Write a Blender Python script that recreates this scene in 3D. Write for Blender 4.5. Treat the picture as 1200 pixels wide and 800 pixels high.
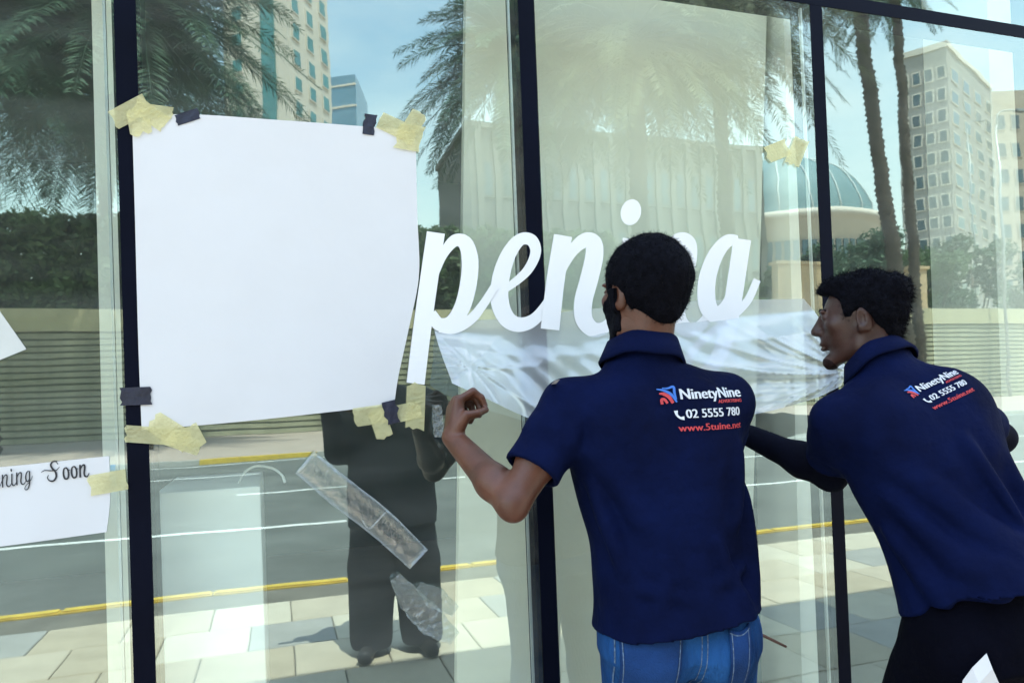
import bpy, bmesh, math, random
import numpy as np
from mathutils import Vector, Matrix
from mathutils.bvhtree import BVHTree

# ------------------------------------------------------------------ clear
for o in list(bpy.data.objects): bpy.data.objects.remove(o, do_unlink=True)
sc = bpy.context.scene
COL = sc.collection
rnd = random.Random(7)
rng = np.random.default_rng(11)
R = math.radians

# ------------------------------------------------------------------ camera
FPX = 850.0                     # focal length in pixels of a 1200 px wide picture
CAM = np.array([0.0, -1.9, 1.42])
YAW, PITCH, ROLL, SHIFT = R(-18.0), R(0.83), R(-2.15), 0.04
cd = bpy.data.cameras.new('camera'); cam = bpy.data.objects.new('camera', cd); COL.objects.link(cam)
cd.sensor_fit = 'HORIZONTAL'; cd.sensor_width = 36.0; cd.lens = FPX / 1200 * 36; cd.shift_y = SHIFT
cd.clip_start = 0.02; cd.clip_end = 3000
mrot = Matrix.Rotation(YAW, 3, 'Z') @ Matrix.Rotation(R(90) + PITCH, 3, 'X') @ Matrix.Rotation(ROLL, 3, 'Z')
cam.matrix_world = Matrix.Translation(Vector(CAM)) @ mrot.to_4x4()
sc.camera = cam
RM = np.array(mrot)
AX_F, AX_R = -RM[:, 2], RM[:, 0]

# ------------------------------------------------------------------ world, sun, exposure
SUN_EL, SUN_AZ = R(70), R(14)
w = bpy.data.worlds.new('World'); sc.world = w; w.use_nodes = True
nt = w.node_tree
sky = nt.nodes.new('ShaderNodeTexSky'); sky.sky_type = 'NISHITA'; sky.sun_disc = False
sky.sun_elevation = SUN_EL; sky.sun_rotation = SUN_AZ
sky.air_density = 2.0; sky.dust_density = 1.0; sky.ozone_density = 1.0
# thin high cloud over the whole hazy sky
tcw = nt.nodes.new('ShaderNodeTexCoord'); mpw = nt.nodes.new('ShaderNodeMapping'); mpw.inputs['Scale'].default_value = (1.0, 1.0, 2.6)
nzw = nt.nodes.new('ShaderNodeTexNoise'); nzw.inputs['Scale'].default_value = 2.4; nzw.inputs['Detail'].default_value = 7; nzw.inputs['Roughness'].default_value = 0.55
rpw = nt.nodes.new('ShaderNodeMapRange'); rpw.inputs[1].default_value = 0.42; rpw.inputs[2].default_value = 0.72; rpw.inputs[3].default_value = 0.0; rpw.inputs[4].default_value = 0.75
mxw = nt.nodes.new('ShaderNodeMix'); mxw.data_type = 'RGBA'; mxw.inputs[7].default_value = (4.9, 5.3, 5.6, 1)
nt.links.new(tcw.outputs['Generated'], mpw.inputs['Vector']); nt.links.new(mpw.outputs[0], nzw.inputs['Vector']); nt.links.new(nzw.outputs['Fac'], rpw.inputs[0])
nt.links.new(rpw.outputs[0], mxw.inputs[0]); nt.links.new(sky.outputs[0], mxw.inputs[6])
nt.links.new(mxw.outputs[2], nt.nodes['Background'].inputs[0])
nt.nodes['Background'].inputs[1].default_value = 0.15
sd = bpy.data.lights.new('sun', 'SUN'); sun = bpy.data.objects.new('sun', sd); COL.objects.link(sun)
sd.energy = 2.7; sd.angle = R(0.5); sd.color = (1, 0.95, 0.87)
sv = Vector((math.sin(SUN_AZ) * math.cos(SUN_EL), math.cos(SUN_AZ) * math.cos(SUN_EL), math.sin(SUN_EL)))
sun.rotation_euler = sv.to_track_quat('Z', 'Y').to_euler(); sun.location = (0, 0, 20)
vs = sc.view_settings
vs.view_transform = 'Standard'; vs.look = 'None'; vs.gamma = 1; vs.use_curve_mapping = False
vs.exposure = 2.3
sc.render.engine = 'CYCLES'
sc.cycles.max_bounces = 10; sc.cycles.transparent_max_bounces = 24
sc.cycles.caustics_reflective = False; sc.cycles.caustics_refractive = False

# ------------------------------------------------------------------ measuring helpers (photo pixel -> place)
def ray(px, py):
    d = np.array([(px - 600) / FPX, -(py - 400) / FPX + SHIFT * 1200 / FPX, -1.0])
    return RM @ d                                   # unit depth along the optical axis
def P(px, py, depth): return CAM + ray(px, py) * depth
def onY(px, py, y):
    d = ray(px, py); return CAM + d * ((y - CAM[1]) / d[1])
def G(px, py, off=0.0): return onY(px, py, -off)    # on the glass, off metres proud of it
def V(px, py, Y):                                   # a thing across the street, seen mirrored in the glass
    p = onY(px, py, Y); return np.array([p[0], -p[1], p[2]])

# ------------------------------------------------------------------ mesh helpers
def link(o, parent=None):
    COL.objects.link(o)
    if parent is not None: o.parent = parent
    return o
def tag(o, label=None, cat=None, group=None, kind=None):
    if label: o['label'] = label
    if cat: o['category'] = cat
    if group: o['group'] = group
    if kind: o['kind'] = kind
    return o
def mesh_np(name, Vt, faces, smooth=False):
    me = bpy.data.meshes.new(name)
    Vt = np.asarray(Vt, dtype=np.float32); faces = np.asarray(faces, dtype=np.int32)
    n, k = faces.shape
    me.vertices.add(len(Vt)); me.vertices.foreach_set('co', Vt.ravel())
    me.loops.add(n * k); me.loops.foreach_set('vertex_index', faces.ravel())
    me.polygons.add(n); me.polygons.foreach_set('loop_start', np.arange(0, n * k, k, dtype=np.int32))
    try: me.polygons.foreach_set('loop_total', np.full(n, k, dtype=np.int32))
    except Exception: pass
    if smooth: me.polygons.foreach_set('use_smooth', np.ones(n, dtype=bool))
    me.update(calc_edges=True); me.validate()
    return me
def obj_np(name, Vt, faces, mat, parent=None, smooth=False):
    me = mesh_np(name, Vt, faces, smooth); me.materials.append(mat)
    return link(bpy.data.objects.new(name, me), parent)
def obj_py(name, vs_, fs, mat, parent=None, smooth=False):
    me = bpy.data.meshes.new(name); me.from_pydata([tuple(map(float, v)) for v in vs_], [], fs); me.update()
    if smooth: me.polygons.foreach_set('use_smooth', [True] * len(me.polygons))
    me.materials.append(mat)
    return link(bpy.data.objects.new(name, me), parent)
def empty(name, loc=(0, 0, 0)):
    o = bpy.data.objects.new(name, None); o.location = loc; o.empty_display_size = 0.1; COL.objects.link(o); return o
def adopt(child, parent):
    child.parent = parent; child.matrix_parent_inverse = Matrix.Translation(parent.location).inverted()
    return child
BOXF = [(0, 3, 2, 1), (4, 5, 6, 7), (0, 1, 5, 4), (1, 2, 6, 5), (2, 3, 7, 6), (3, 0, 4, 7)]
def boxverts(a, b):
    (x0, y0, z0), (x1, y1, z1) = a, b
    return [(x0, y0, z0), (x1, y0, z0), (x1, y1, z0), (x0, y1, z0), (x0, y0, z1), (x1, y0, z1), (x1, y1, z1), (x0, y1, z1)]
def box(name, a, b, mat, parent=None, bevel=0.0):
    o = obj_py(name, boxverts(a, b), BOXF, mat, parent)
    if bevel:
        bm = bmesh.new(); bm.from_mesh(o.data)
        bmesh.ops.bevel(bm, geom=list(bm.edges), offset=bevel, segments=2, affect='EDGES', profile=0.5)
        bm.to_mesh(o.data); bm.free()
    return o
def tube_arr(pts, rad, n=8):
    pts = np.asarray(pts, float); m = len(pts)
    rad = np.broadcast_to(np.asarray(rad, float), (m,))
    t = np.gradient(pts, axis=0); t /= np.linalg.norm(t, axis=1)[:, None] + 1e-12
    ref = np.array([0.31, 0.2, 0.93])
    a = np.cross(t, ref); a /= np.linalg.norm(a, axis=1)[:, None] + 1e-12
    b = np.cross(t, a)
    ang = np.linspace(0, 2 * np.pi, n, endpoint=False)
    Vt = pts[:, None] + rad[:, None, None] * (np.cos(ang)[None, :, None] * a[:, None] + np.sin(ang)[None, :, None] * b[:, None])
    F = []
    for i in range(m - 1):
        for j in range(n):
            F.append((i * n + j, i * n + (j + 1) % n, (i + 1) * n + (j + 1) % n, (i + 1) * n + j))
    Vt = Vt.reshape(-1, 3)
    c0 = len(Vt); Vt = np.vstack([Vt, pts[:1], pts[-1:]])
    for j in range(n):
        F.append((c0, (j + 1) % n, j, c0)); F.append((c0 + 1, (m - 1) * n + j, (m - 1) * n + (j + 1) % n, c0 + 1))
    return Vt, F
def tube(name, pts, rad, mat, parent=None, n=8):
    Vt, F = tube_arr(pts, rad, n)
    F = [f if len(set(f)) == 4 else tuple(dict.fromkeys(f)) for f in F]
    return obj_py(name, Vt, F, mat, parent, True)
def catmull(pts, n=10):
    pts = np.asarray(pts, float)
    q = np.vstack([2 * pts[0] - pts[1], pts, 2 * pts[-1] - pts[-2]])
    out = []
    for i in range(1, len(q) - 2):
        p0, p1, p2, p3 = q[i - 1], q[i], q[i + 1], q[i + 2]
        for t in np.linspace(0, 1, n, endpoint=False):
            out.append(0.5 * ((2 * p1) + (-p0 + p2) * t + (2 * p0 - 5 * p1 + 4 * p2 - p3) * t * t + (-p0 + 3 * p1 - 3 * p2 + p3) * t ** 3))
    out.append(pts[-1]); return np.array(out)
def solid(o, th, offset=-1):
    m = o.modifiers.new('thick', 'SOLIDIFY'); m.thickness = th; m.offset = offset; return o

# ------------------------------------------------------------------ materials
def nd(t, kind, **kw):
    n = t.nodes.new(kind)
    for k, v in kw.items(): setattr(n, k, v)
    return n
def M(name, col, rough=0.6, var=0.12, scale=8.0, bump=0.0, bscale=None, spec=0.4, metal=0.0, trans=0.0, sheen=0.0, stretch=None, rot=None, hue=None):
    """Principled with a noise-varied colour and optional fine relief."""
    m = bpy.data.materials.new(name); m.use_nodes = True; t = m.node_tree
    b = t.nodes['Principled BSDF']
    b.inputs['Roughness'].default_value = rough; b.inputs['Metallic'].default_value = metal
    b.inputs['Specular IOR Level'].default_value = spec
    if sheen: b.inputs['Sheen Weight'].default_value = sheen
    tc = nd(t, 'ShaderNodeTexCoord'); mp = nd(t, 'ShaderNodeMapping')
    t.links.new(tc.outputs['Object'], mp.inputs['Vector'])
    if stretch: mp.inputs['Scale'].default_value = stretch
    if rot: mp.inputs['Rotation'].default_value = rot
    nz = nd(t, 'ShaderNodeTexNoise'); nz.inputs['Scale'].default_value = scale; nz.inputs['Detail'].default_value = 5
    nz.inputs['Roughness'].default_value = 0.6
    t.links.new(mp.outputs[0], nz.inputs['Vector'])
    rp = nd(t, 'ShaderNodeValToRGB'); t.links.new(nz.outputs['Fac'], rp.inputs['Fac'])
    c = np.array(col[:3]); c2 = np.array(hue[:3]) if hue else c
    rp.color_ramp.elements[0].position = 0.3; rp.color_ramp.elements[1].position = 0.7
    rp.color_ramp.elements[0].color = (*(c * (1 - var)), 1); rp.color_ramp.elements[1].color = (*np.minimum(c2 * (1 + var), 1), 1)
    t.links.new(rp.outputs[0], b.inputs['Base Color'])
    if bump:
        n2 = nd(t, 'ShaderNodeTexNoise'); n2.inputs['Scale'].default_value = bscale or scale * 6; n2.inputs['Detail'].default_value = 4
        t.links.new(mp.outputs[0], n2.inputs['Vector'])
        bp = nd(t, 'ShaderNodeBump'); bp.inputs['Strength'].default_value = bump; bp.inputs['Distance'].default_value = 0.01
        t.links.new(n2.outputs['Fac'], bp.inputs['Height']); t.links.new(bp.outputs[0], b.inputs['Normal'])
    if trans:                                           # leaves: some light passes through
        tr = nd(t, 'ShaderNodeBsdfTranslucent'); mx = nd(t, 'ShaderNodeMixShader'); mx.inputs[0].default_value = trans
        t.links.new(rp.outputs[0], tr.inputs['Color'])
        t.links.new(b.outputs[0], mx.inputs[1]); t.links.new(tr.outputs[0], mx.inputs[2])
        t.links.new(mx.outputs[0], t.nodes['Material Output'].inputs[0])
    return m
def glass_front():
    """Coated shop glass: mirrors the street and lets the room show through; gently wavy."""
    m = bpy.data.materials.new('shop_glass'); m.use_nodes = True; t = m.node_tree
    for n in list(t.nodes): t.nodes.remove(n)
    out = nd(t, 'ShaderNodeOutputMaterial'); gl = nd(t, 'ShaderNodeBsdfGlossy'); tr = nd(t, 'ShaderNodeBsdfTransparent')
    gl.inputs['Roughness'].default_value = 0.014; gl.inputs['Color'].default_value = (0.82, 1.0, 0.92, 1)
    tr.inputs['Color'].default_value = (0.96, 1.0, 0.98, 1)
    fr = nd(t, 'ShaderNodeLayerWeight'); fr.inputs['Blend'].default_value = 0.5
    pw = nd(t, 'ShaderNodeMath', operation='POWER'); pw.inputs[1].default_value = 4.0; t.links.new(fr.outputs['Facing'], pw.inputs[0])
    ma = nd(t, 'ShaderNodeMath', operation='MULTIPLY_ADD'); ma.inputs[1].default_value = 0.7; ma.inputs[2].default_value = GLASS_R
    t.links.new(pw.outputs[0], ma.inputs[0])
    ge = nd(t, 'ShaderNodeNewGeometry'); tc = nd(t, 'ShaderNodeTexCoord')
    mp = nd(t, 'ShaderNodeMapping'); mp.inputs['Scale'].default_value = (0.8, 1, 3.2)
    t.links.new(ge.outputs['Position'], mp.inputs['Vector'])
    acc = None
    for scale, amp in ((1.6, 0.0050), (7.0, 0.0016)):
        nz = nd(t, 'ShaderNodeTexNoise'); nz.inputs['Scale'].default_value = scale; nz.inputs['Detail'].default_value = 1.0
        t.links.new(mp.outputs[0], nz.inputs['Vector'])
        s = nd(t, 'ShaderNodeVectorMath', operation='SUBTRACT'); s.inputs[1].default_value = (0.5, 0.5, 0.5)
        t.links.new(nz.outputs['Color'], s.inputs[0])
        k = nd(t, 'ShaderNodeVectorMath', operation='MULTIPLY'); k.inputs[1].default_value = (amp, 0, amp)
        t.links.new(s.outputs[0], k.inputs[0])
        if acc is None: acc = k
        else:
            a = nd(t, 'ShaderNodeVectorMath', operation='ADD'); t.links.new(acc.outputs[0], a.inputs[0]); t.links.new(k.outputs[0], a.inputs[1]); acc = a
    a = nd(t, 'ShaderNodeVectorMath', operation='ADD'); t.links.new(ge.outputs['Normal'], a.inputs[0]); t.links.new(acc.outputs[0], a.inputs[1])
    no = nd(t, 'ShaderNodeVectorMath', operation='NORMALIZE'); t.links.new(a.outputs[0], no.inputs[0])
    t.links.new(no.outputs[0], gl.inputs['Normal'])
    mx = nd(t, 'ShaderNodeMixShader'); t.links.new(ma.outputs[0], mx.inputs[0])
    t.links.new(tr.outputs[0], mx.inputs[1]); t.links.new(gl.outputs[0], mx.inputs[2])
    du = nd(t, 'ShaderNodeBsdfDiffuse'); du.inputs[0].default_value = (0.72, 0.75, 0.72, 1)      # thin film of dust and wipe marks; its diffuse white adds a hazy veil
    m3 = nd(t, 'ShaderNodeMapping'); m3.inputs['Scale'].default_value = (0.6, 1, 5.0); t.links.new(ge.outputs['Position'], m3.inputs['Vector'])
    dn = nd(t, 'ShaderNodeTexNoise'); dn.inputs['Scale'].default_value = 2.2; dn.inputs['Detail'].default_value = 6; t.links.new(m3.outputs[0], dn.inputs['Vector'])
    dm = nd(t, 'ShaderNodeMapRange'); dm.inputs[1].default_value = 0.35; dm.inputs[2].default_value = 0.75; dm.inputs[3].default_value = 0.012; dm.inputs[4].default_value = 0.06
    t.links.new(dn.outputs['Fac'], dm.inputs[0])
    m4 = nd(t, 'ShaderNodeMixShader'); t.links.new(dm.outputs[0], m4.inputs[0]); t.links.new(mx.outputs[0], m4.inputs[1]); t.links.new(du.outputs[0], m4.inputs[2])
    t.links.new(m4.outputs[0], out.inputs[0])
    return m
def clear_mat(name, tint=(0.97, 0.98, 0.98), white=0.12, gloss=0.12, edge=0.35, rough=0.12, crinkle=0.0, cscale=60):
    """Thin clear plastic: mostly see-through, milky at the turned edges, glossy."""
    m = bpy.data.materials.new(name); m.use_nodes = True; t = m.node_tree
    for n in list(t.nodes): t.nodes.remove(n)
    out = nd(t, 'ShaderNodeOutputMaterial'); tr = nd(t, 'ShaderNodeBsdfTransparent'); tr.inputs[0].default_value = (*tint, 1)
    df = nd(t, 'ShaderNodeBsdfDiffuse'); df.inputs[0].default_value = (0.82, 0.86, 0.88, 1)
    tl = nd(t, 'ShaderNodeBsdfTranslucent'); tl.inputs[0].default_value = (0.82, 0.86, 0.88, 1)
    md = nd(t, 'ShaderNodeMixShader'); md.inputs[0].default_value = 0.45
    t.links.new(df.outputs[0], md.inputs[1]); t.links.new(tl.outputs[0], md.inputs[2])
    gl = nd(t, 'ShaderNodeBsdfGlossy'); gl.inputs['Roughness'].default_value = rough
    lw = nd(t, 'ShaderNodeLayerWeight'); lw.inputs[0].default_value = 0.35
    ml = nd(t, 'ShaderNodeMath', operation='MULTIPLY_ADD'); ml.inputs[1].default_value = edge; ml.inputs[2].default_value = white
    t.links.new(lw.outputs['Facing'], ml.inputs[0])
    m1 = nd(t, 'ShaderNodeMixShader'); t.links.new(ml.outputs[0], m1.inputs[0]); t.links.new(tr.outputs[0], m1.inputs[1]); t.links.new(md.outputs[0], m1.inputs[2])
    m2 = nd(t, 'ShaderNodeMixShader'); m2.inputs[0].default_value = gloss; t.links.new(m1.outputs[0], m2.inputs[1]); t.links.new(gl.outputs[0], m2.inputs[2])
    if crinkle:
        tc = nd(t, 'ShaderNodeTexCoord'); nz = nd(t, 'ShaderNodeTexNoise'); nz.inputs['Scale'].default_value = cscale; nz.inputs['Detail'].default_value = 3
        t.links.new(tc.outputs['Object'], nz.inputs['Vector'])
        bp = nd(t, 'ShaderNodeBump'); bp.inputs['Strength'].default_value = crinkle; bp.inputs['Distance'].default_value = 0.01
        t.links.new(nz.outputs['Fac'], bp.inputs['Height'])
        for s in (gl, df, lw): t.links.new(bp.outputs[0], s.inputs['Normal'])
    t.links.new(m2.outputs[0], out.inputs[0]); return m

GLASS_R = 0.24
MT = dict(
    frame=M('frame_metal', (0.0020, 0.0030, 0.009), 0.5, 0.3, 3, spec=0.05),
    gasket=M('gasket_rubber', (0.012, 0.014, 0.02), 0.7),
    silver=M('frame_edge', (0.55, 0.57, 0.56), 0.35, 0.1, 4, metal=0.3),
    render=M('building_render', (0.62, 0.58, 0.50), 0.85, 0.08, 2, 0.2, 60),
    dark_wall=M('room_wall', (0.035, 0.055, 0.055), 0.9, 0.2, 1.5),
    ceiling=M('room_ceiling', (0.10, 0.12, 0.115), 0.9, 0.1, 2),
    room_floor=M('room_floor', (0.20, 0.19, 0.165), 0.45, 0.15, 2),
    board=M('board_cream', (0.86, 0.815, 0.66), 0.8, 0.04, 1.2, 0.05, 30),
    column=M('column_paint', (0.86, 0.835, 0.73), 0.8, 0.05, 2, 0.05, 40),
    plinth=M('plinth_paint', (0.84, 0.85, 0.80), 0.6, 0.04, 3),
    paper=M('paper_white', (0.56, 0.56, 0.575), 0.75, 0.02, 3, 0.7, 3.2, spec=0.2),
    paper_grey=M('paper_grey', (0.50, 0.51, 0.49), 0.8, 0.05, 10, spec=0.2),
    vinyl=M('vinyl_white', (0.72, 0.72, 0.73), 0.35, 0.015, 6, spec=0.35),
    ink=M('ink_black', (0.02, 0.02, 0.025), 0.6),
    tape_y=M('tape_yellow', (0.80, 0.74, 0.38), 0.7, 0.10, 14, 0.35, 90, trans=0.35, spec=0.2),
    tape_b=M('tape_black', (0.012, 0.014, 0.03), 0.45, 0.3, 30, 0.3, 60),
    asphalt=M('asphalt', (0.125, 0.130, 0.122), 0.85, 0.32, 0.5, 0.5, 90),
    ground=M('ground_sand', (0.36, 0.31, 0.24), 0.95, 0.15, 0.15),
    slab_bed=M('slab_joint', (0.16, 0.145, 0.12), 0.95, 0.2, 4),
    far_pave=M('far_paving', (0.42, 0.34, 0.29), 0.9, 0.12, 0.8),
    kerb=M('kerb_concrete', (0.42, 0.41, 0.38), 0.9, 0.12, 6, 0.3, 50),
    kerb_y=M('kerb_yellow', (0.62, 0.43, 0.06), 0.75, 0.18, 7),
    kerb_b=M('kerb_blue', (0.05, 0.22, 0.42), 0.75, 0.18, 7),
    line_y=M('line_yellow', (0.70, 0.52, 0.08), 0.8, 0.2, 5),
    line_w=M('line_white', (0.72, 0.72, 0.70), 0.8, 0.18, 5),
    wallboard=M('wall_board', (0.34, 0.33, 0.23), 0.85, 0.35, 0.7, 0.2, 20),
    wallback=M('wall_groove', (0.13, 0.13, 0.09), 0.9, 0.2, 2),
    wallcap=M('wall_cap', (0.46, 0.42, 0.27), 0.85, 0.08, 1.5),
    palm=M('palm_leaf', (0.058, 0.120, 0.068), 0.5, 0.45, 1.6, trans=0.25),
    palm2=M('palm_leaf_pale', (0.10, 0.12, 0.055), 0.55, 0.45, 1.6, trans=0.25),
    leaf=M('hedge_leaf', (0.115, 0.175, 0.080), 0.55, 0.5, 0.9, trans=0.4),
    leaf2=M('tree_leaf', (0.075, 0.130, 0.075), 0.55, 0.5, 0.7, trans=0.25),
    bark=M('palm_bark', (0.075, 0.060, 0.045), 0.95, 0.35, 5, 0.6, 14),
    wood=M('bark', (0.12, 0.09, 0.065), 0.95, 0.3, 6, 0.5, 20),
    facade=M('facade_beige', (0.34, 0.325, 0.305), 0.85, 0.06, 0.15),
    facade2=M('facade_pale', (0.66, 0.60, 0.53), 0.85, 0.06, 0.15),
    facade3=M('facade_stone', (0.40, 0.34, 0.28), 0.85, 0.06, 0.15),
    win=M('window_glass', (0.05, 0.09, 0.11), 0.12, 0.3, 0.2, spec=0.7),
    teal=M('teal_glass', (0.07, 0.24, 0.25), 0.15, 0.2, 0.2, spec=0.7),
    blue=M('blue_glass', (0.14, 0.26, 0.36), 0.15, 0.15, 0.1, spec=0.7),
    dome=M('dome_roof', (0.17, 0.27, 0.29), 0.65, 0.15, 0.2, spec=0.5),
    domeb=M('dome_rib', (0.55, 0.60, 0.60), 0.5),
    lamp=M('lamp_metal', (0.30, 0.31, 0.31), 0.4, 0.1, 5, metal=0.5),
    planter=M('planter_stone', (0.56, 0.42, 0.26), 0.85, 0.1, 3),
    cable=M('cable_white', (0.75, 0.76, 0.75), 0.5, 0.05, 8),
    crate=M('crate_teal', (0.05, 0.11, 0.11), 0.6, 0.2, 8),
    skin=M('skin_brown', (0.082, 0.030, 0.017), 0.42, 0.3, 14, 0.12, 260, spec=0.35),
    skin2=M('skin_dark', (0.040, 0.0165, 0.0125), 0.44, 0.3, 14, 0.12, 260, spec=0.35),
    hair=M('hair_black', (0.0030, 0.0032, 0.0055), 0.8, 0.4, 60, 0.4, 220, spec=0.04),
    polo=M('polo_navy', (0.0012, 0.0036, 0.024), 0.85, 0.4, 5, 1.0, 15, spec=0.06, sheen=0.0),
    polo2=M('polo_navy_collar', (0.0013, 0.0040, 0.027), 0.9, 0.2, 12, 0.3, 500, spec=0.08, sheen=0.0),
    sleeve=M('arm_sleeve_black', (0.0018, 0.0025, 0.008), 0.8, 0.2, 20, 0.2, 300, spec=0.06),
    jeans=M('denim_blue', (0.0045, 0.026, 0.105), 0.85, 0.4, 9, 0.6, 160, spec=0.10, stretch=(1, 1, 0.35), hue=(0.012, 0.060, 0.185)),
    jeans2=M('denim_pocket', (0.007, 0.036, 0.135), 0.85, 0.30, 12, 0.45, 300, spec=0.2),
    thread=M('thread', (0.075, 0.12, 0.20), 0.8, 0.7, 140),
    black=M('trouser_black', (0.0014, 0.0016, 0.0045), 0.95, 0.25, 8, 0.5, 40, spec=0.05),
    dark=M('photographer_cloth', (0.006, 0.008, 0.014), 0.9, 0.2, 8),
    shoe=M('shoe_leather', (0.02, 0.018, 0.018), 0.5),
    eye=M('eye_white', (0.22, 0.20, 0.19), 0.2, 0.05, 5),
    stubble=M('stubble_dark', (0.018, 0.0095, 0.0090), 0.8, 0.4, 120, 0.3, 260, spec=0.1),
    arcade=M('arcade_render', (0.115, 0.12, 0.11), 0.85, 0.08, 0.3),
    pilaster=M('pilaster_render', (0.135, 0.138, 0.125), 0.85, 0.06, 0.5),
    iris=M('eye_iris', (0.015, 0.010, 0.008), 0.2),
    t_white=M('print_white', (0.50, 0.51, 0.54), 0.7, 0.08, 80),
    t_red=M('print_red', (0.42, 0.035, 0.04), 0.7, 0.12, 80),
    t_blue=M('print_blue', (0.03, 0.12, 0.42), 0.7, 0.1, 80),
    phone=M('phone_body', (0.02, 0.02, 0.022), 0.3),
    stick=M('tool_brown', (0.10, 0.05, 0.04), 0.5),
)
MT['glass'] = glass_front()
def tape_mat(name, col, see):
    m = M(name, col, 0.7, 0.12, 18, 0.5, 120, trans=0.35, spec=0.15); t = m.node_tree
    last = t.nodes['Material Output'].inputs[0].links[0].from_socket
    tr = nd(t, 'ShaderNodeBsdfTransparent'); tr.inputs[0].default_value = (1.0, 0.97, 0.82, 1); mx_ = nd(t, 'ShaderNodeMixShader'); mx_.inputs[0].default_value = see
    t.links.new(last, mx_.inputs[1]); t.links.new(tr.outputs[0], mx_.inputs[2]); t.links.new(mx_.outputs[0], t.nodes['Material Output'].inputs[0]); return m
MT['tape_y'] = tape_mat('masking_tape_yellow', (0.74, 0.70, 0.40), 0.30)
MT['glass_in'] = clear_mat('glass_inner', (0.965, 0.995, 0.985), 0, 0, 0)
MT['film'] = clear_mat('transfer_film', (0.95, 0.97, 0.98), 0.40, 0.11, 0.34, 0.16, 0.15, 24)
MT['cello'] = clear_mat('cellophane', (0.97, 0.99, 0.98), 0.05, 0.10, 0.34, 0.14, 0.30, 45)
MT['crinkle'] = clear_mat('crinkled_plastic', (0.97, 0.99, 0.98), 0.02, 0.10, 0.13, 0.10, 0.8, 75)

#@@SETTING
# ------------------------------------------------------------------ the setting: ground, road, pavements
def sheet(name, x0, x1, y0, y1, z, mat):
    return tag(obj_py(name, [(x0, y0, z), (x1, y0, z), (x1, y1, z), (x0, y1, z)], [(0, 1, 2, 3)], mat), kind='structure')
KY, FY, WY = -3.95, -19.0, -34.0        # near kerb, far kerb, far wall
sheet('ground', -1500, 1500, -1800, 400, -0.20, MT['ground'])
sheet('road', -200, 250, FY, KY - 0.13, -0.125, MT['asphalt'])
pave = tag(box('pavement', (-200, KY, -0.19), (250, -0.03, -0.012), MT['slab_bed']), kind='structure')
farp = tag(box('far_pavement', (-200, WY, -0.19), (250, FY - 0.2, 0.0), MT['far_pave']), kind='structure')
slabm = [M('slab_cream', (0.52, 0.45, 0.35), 0.85, 0.10, 4, 0.3, 60), M('slab_sand', (0.46, 0.39, 0.29), 0.85, 0.12, 4, 0.3, 60),
         M('slab_grey', (0.36, 0.35, 0.33), 0.85, 0.12, 4, 0.3, 60), M('slab_pale', (0.58, 0.52, 0.42), 0.85, 0.08, 4, 0.3, 60)]
slab_mesh = []
for m in slabm:
    bm = bmesh.new(); g = bmesh.ops.create_cube(bm, size=1.0)
    bmesh.ops.scale(bm, vec=(0.494, 0.494, 0.05), verts=bm.verts)
    bmesh.ops.bevel(bm, geom=[e for e in bm.edges if all(v.co.z > 0 for v in e.verts)], offset=0.006, segments=1, affect='EDGES')
    me = bpy.data.meshes.new('paving_slab'); bm.to_mesh(me); bm.free(); me.materials.append(m); slab_mesh.append(me)
for i in range(36):
    for j in range(7):
        o = bpy.data.objects.new('paving_slab', slab_mesh[rnd.choices((0, 1, 2, 3), (5, 3, 1.3, 3))[0]])
        o.location = (-6.7 + i * 0.5 + (0.25 if j % 2 else 0), -0.30 - j * 0.5, -0.025 + rnd.uniform(-0.0015, 0.0015))
        o.rotation_euler = (rnd.uniform(-.002, .002), rnd.uniform(-.002, .002), rnd.choice((0, 1, 2, 3)) * math.pi / 2)
        link(o, pave)
# near kerb (grey, seen from behind) with a yellow no-stopping line on the road beside it
kerb = tag(box('kerb', (-200, KY - 0.13, -0.19), (-8.5, KY, 0.0), MT['kerb']), kind='structure')
def kerb_mesh(mat, depth=0.13):
    bm = bmesh.new(); bmesh.ops.create_cube(bm, size=1.0)
    bmesh.ops.scale(bm, vec=(0.992, depth, 0.19), verts=bm.verts)
    bmesh.ops.bevel(bm, geom=[e for e in bm.edges if all(v.co.z > 0 for v in e.verts)], offset=0.012, segments=2, affect='EDGES')
    me = bpy.data.meshes.new('kerb_stone'); bm.to_mesh(me); bm.free(); me.materials.append(mat); return me
km, kmn, kmy, kmb = kerb_mesh(MT['kerb']), kerb_mesh(MT['kerb_y'], 0.10), kerb_mesh(MT['kerb_y'], 0.2), kerb_mesh(MT['kerb_b'], 0.2)
kmg = kerb_mesh(MT['kerb'], 0.2)
for i in range(32):
    o = bpy.data.objects.new('kerb_stone', kmn); o.location = (-8.0 + i, KY - 0.08, -0.092); link(o, kerb)
fk = tag(box('far_kerb', (-200, FY - 0.2, -0.19), (-46, FY, 0.0), MT['kerb']), kind='structure')
xs0 = V(150, 540, 19)[0]
for i in range(110):
    x = -45.5 + i
    if x < xs0: mm = kmb
    else: mm = (kmg, kmg, kmy, kmy, kmy)[int(x - xs0) % 5]
    o = bpy.data.objects.new('kerb_stone', mm); o.location = (x, FY - 0.1, -0.093); link(o, fk)
def strip(name, x0, x1, y0, y1, mat): return sheet(name, x0, x1, y0, y1, -0.121, mat)
strip('yellow_line', -60, 90, KY - 0.42, KY - 0.27, MT['line_y'])
strip('white_edge_line', -60, 90, FY + 0.5, FY + 0.65, MT['line_w'])
for Y in (7.6, 11.3, 15.1):
    for i in range(14):
        x = -42 + i * 7.5 + Y
        strip('lane_marking', x, x + (4.0 if Y > 8 else 5.2), -Y - 0.07, -Y + 0.07, MT['line_w'])

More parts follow.
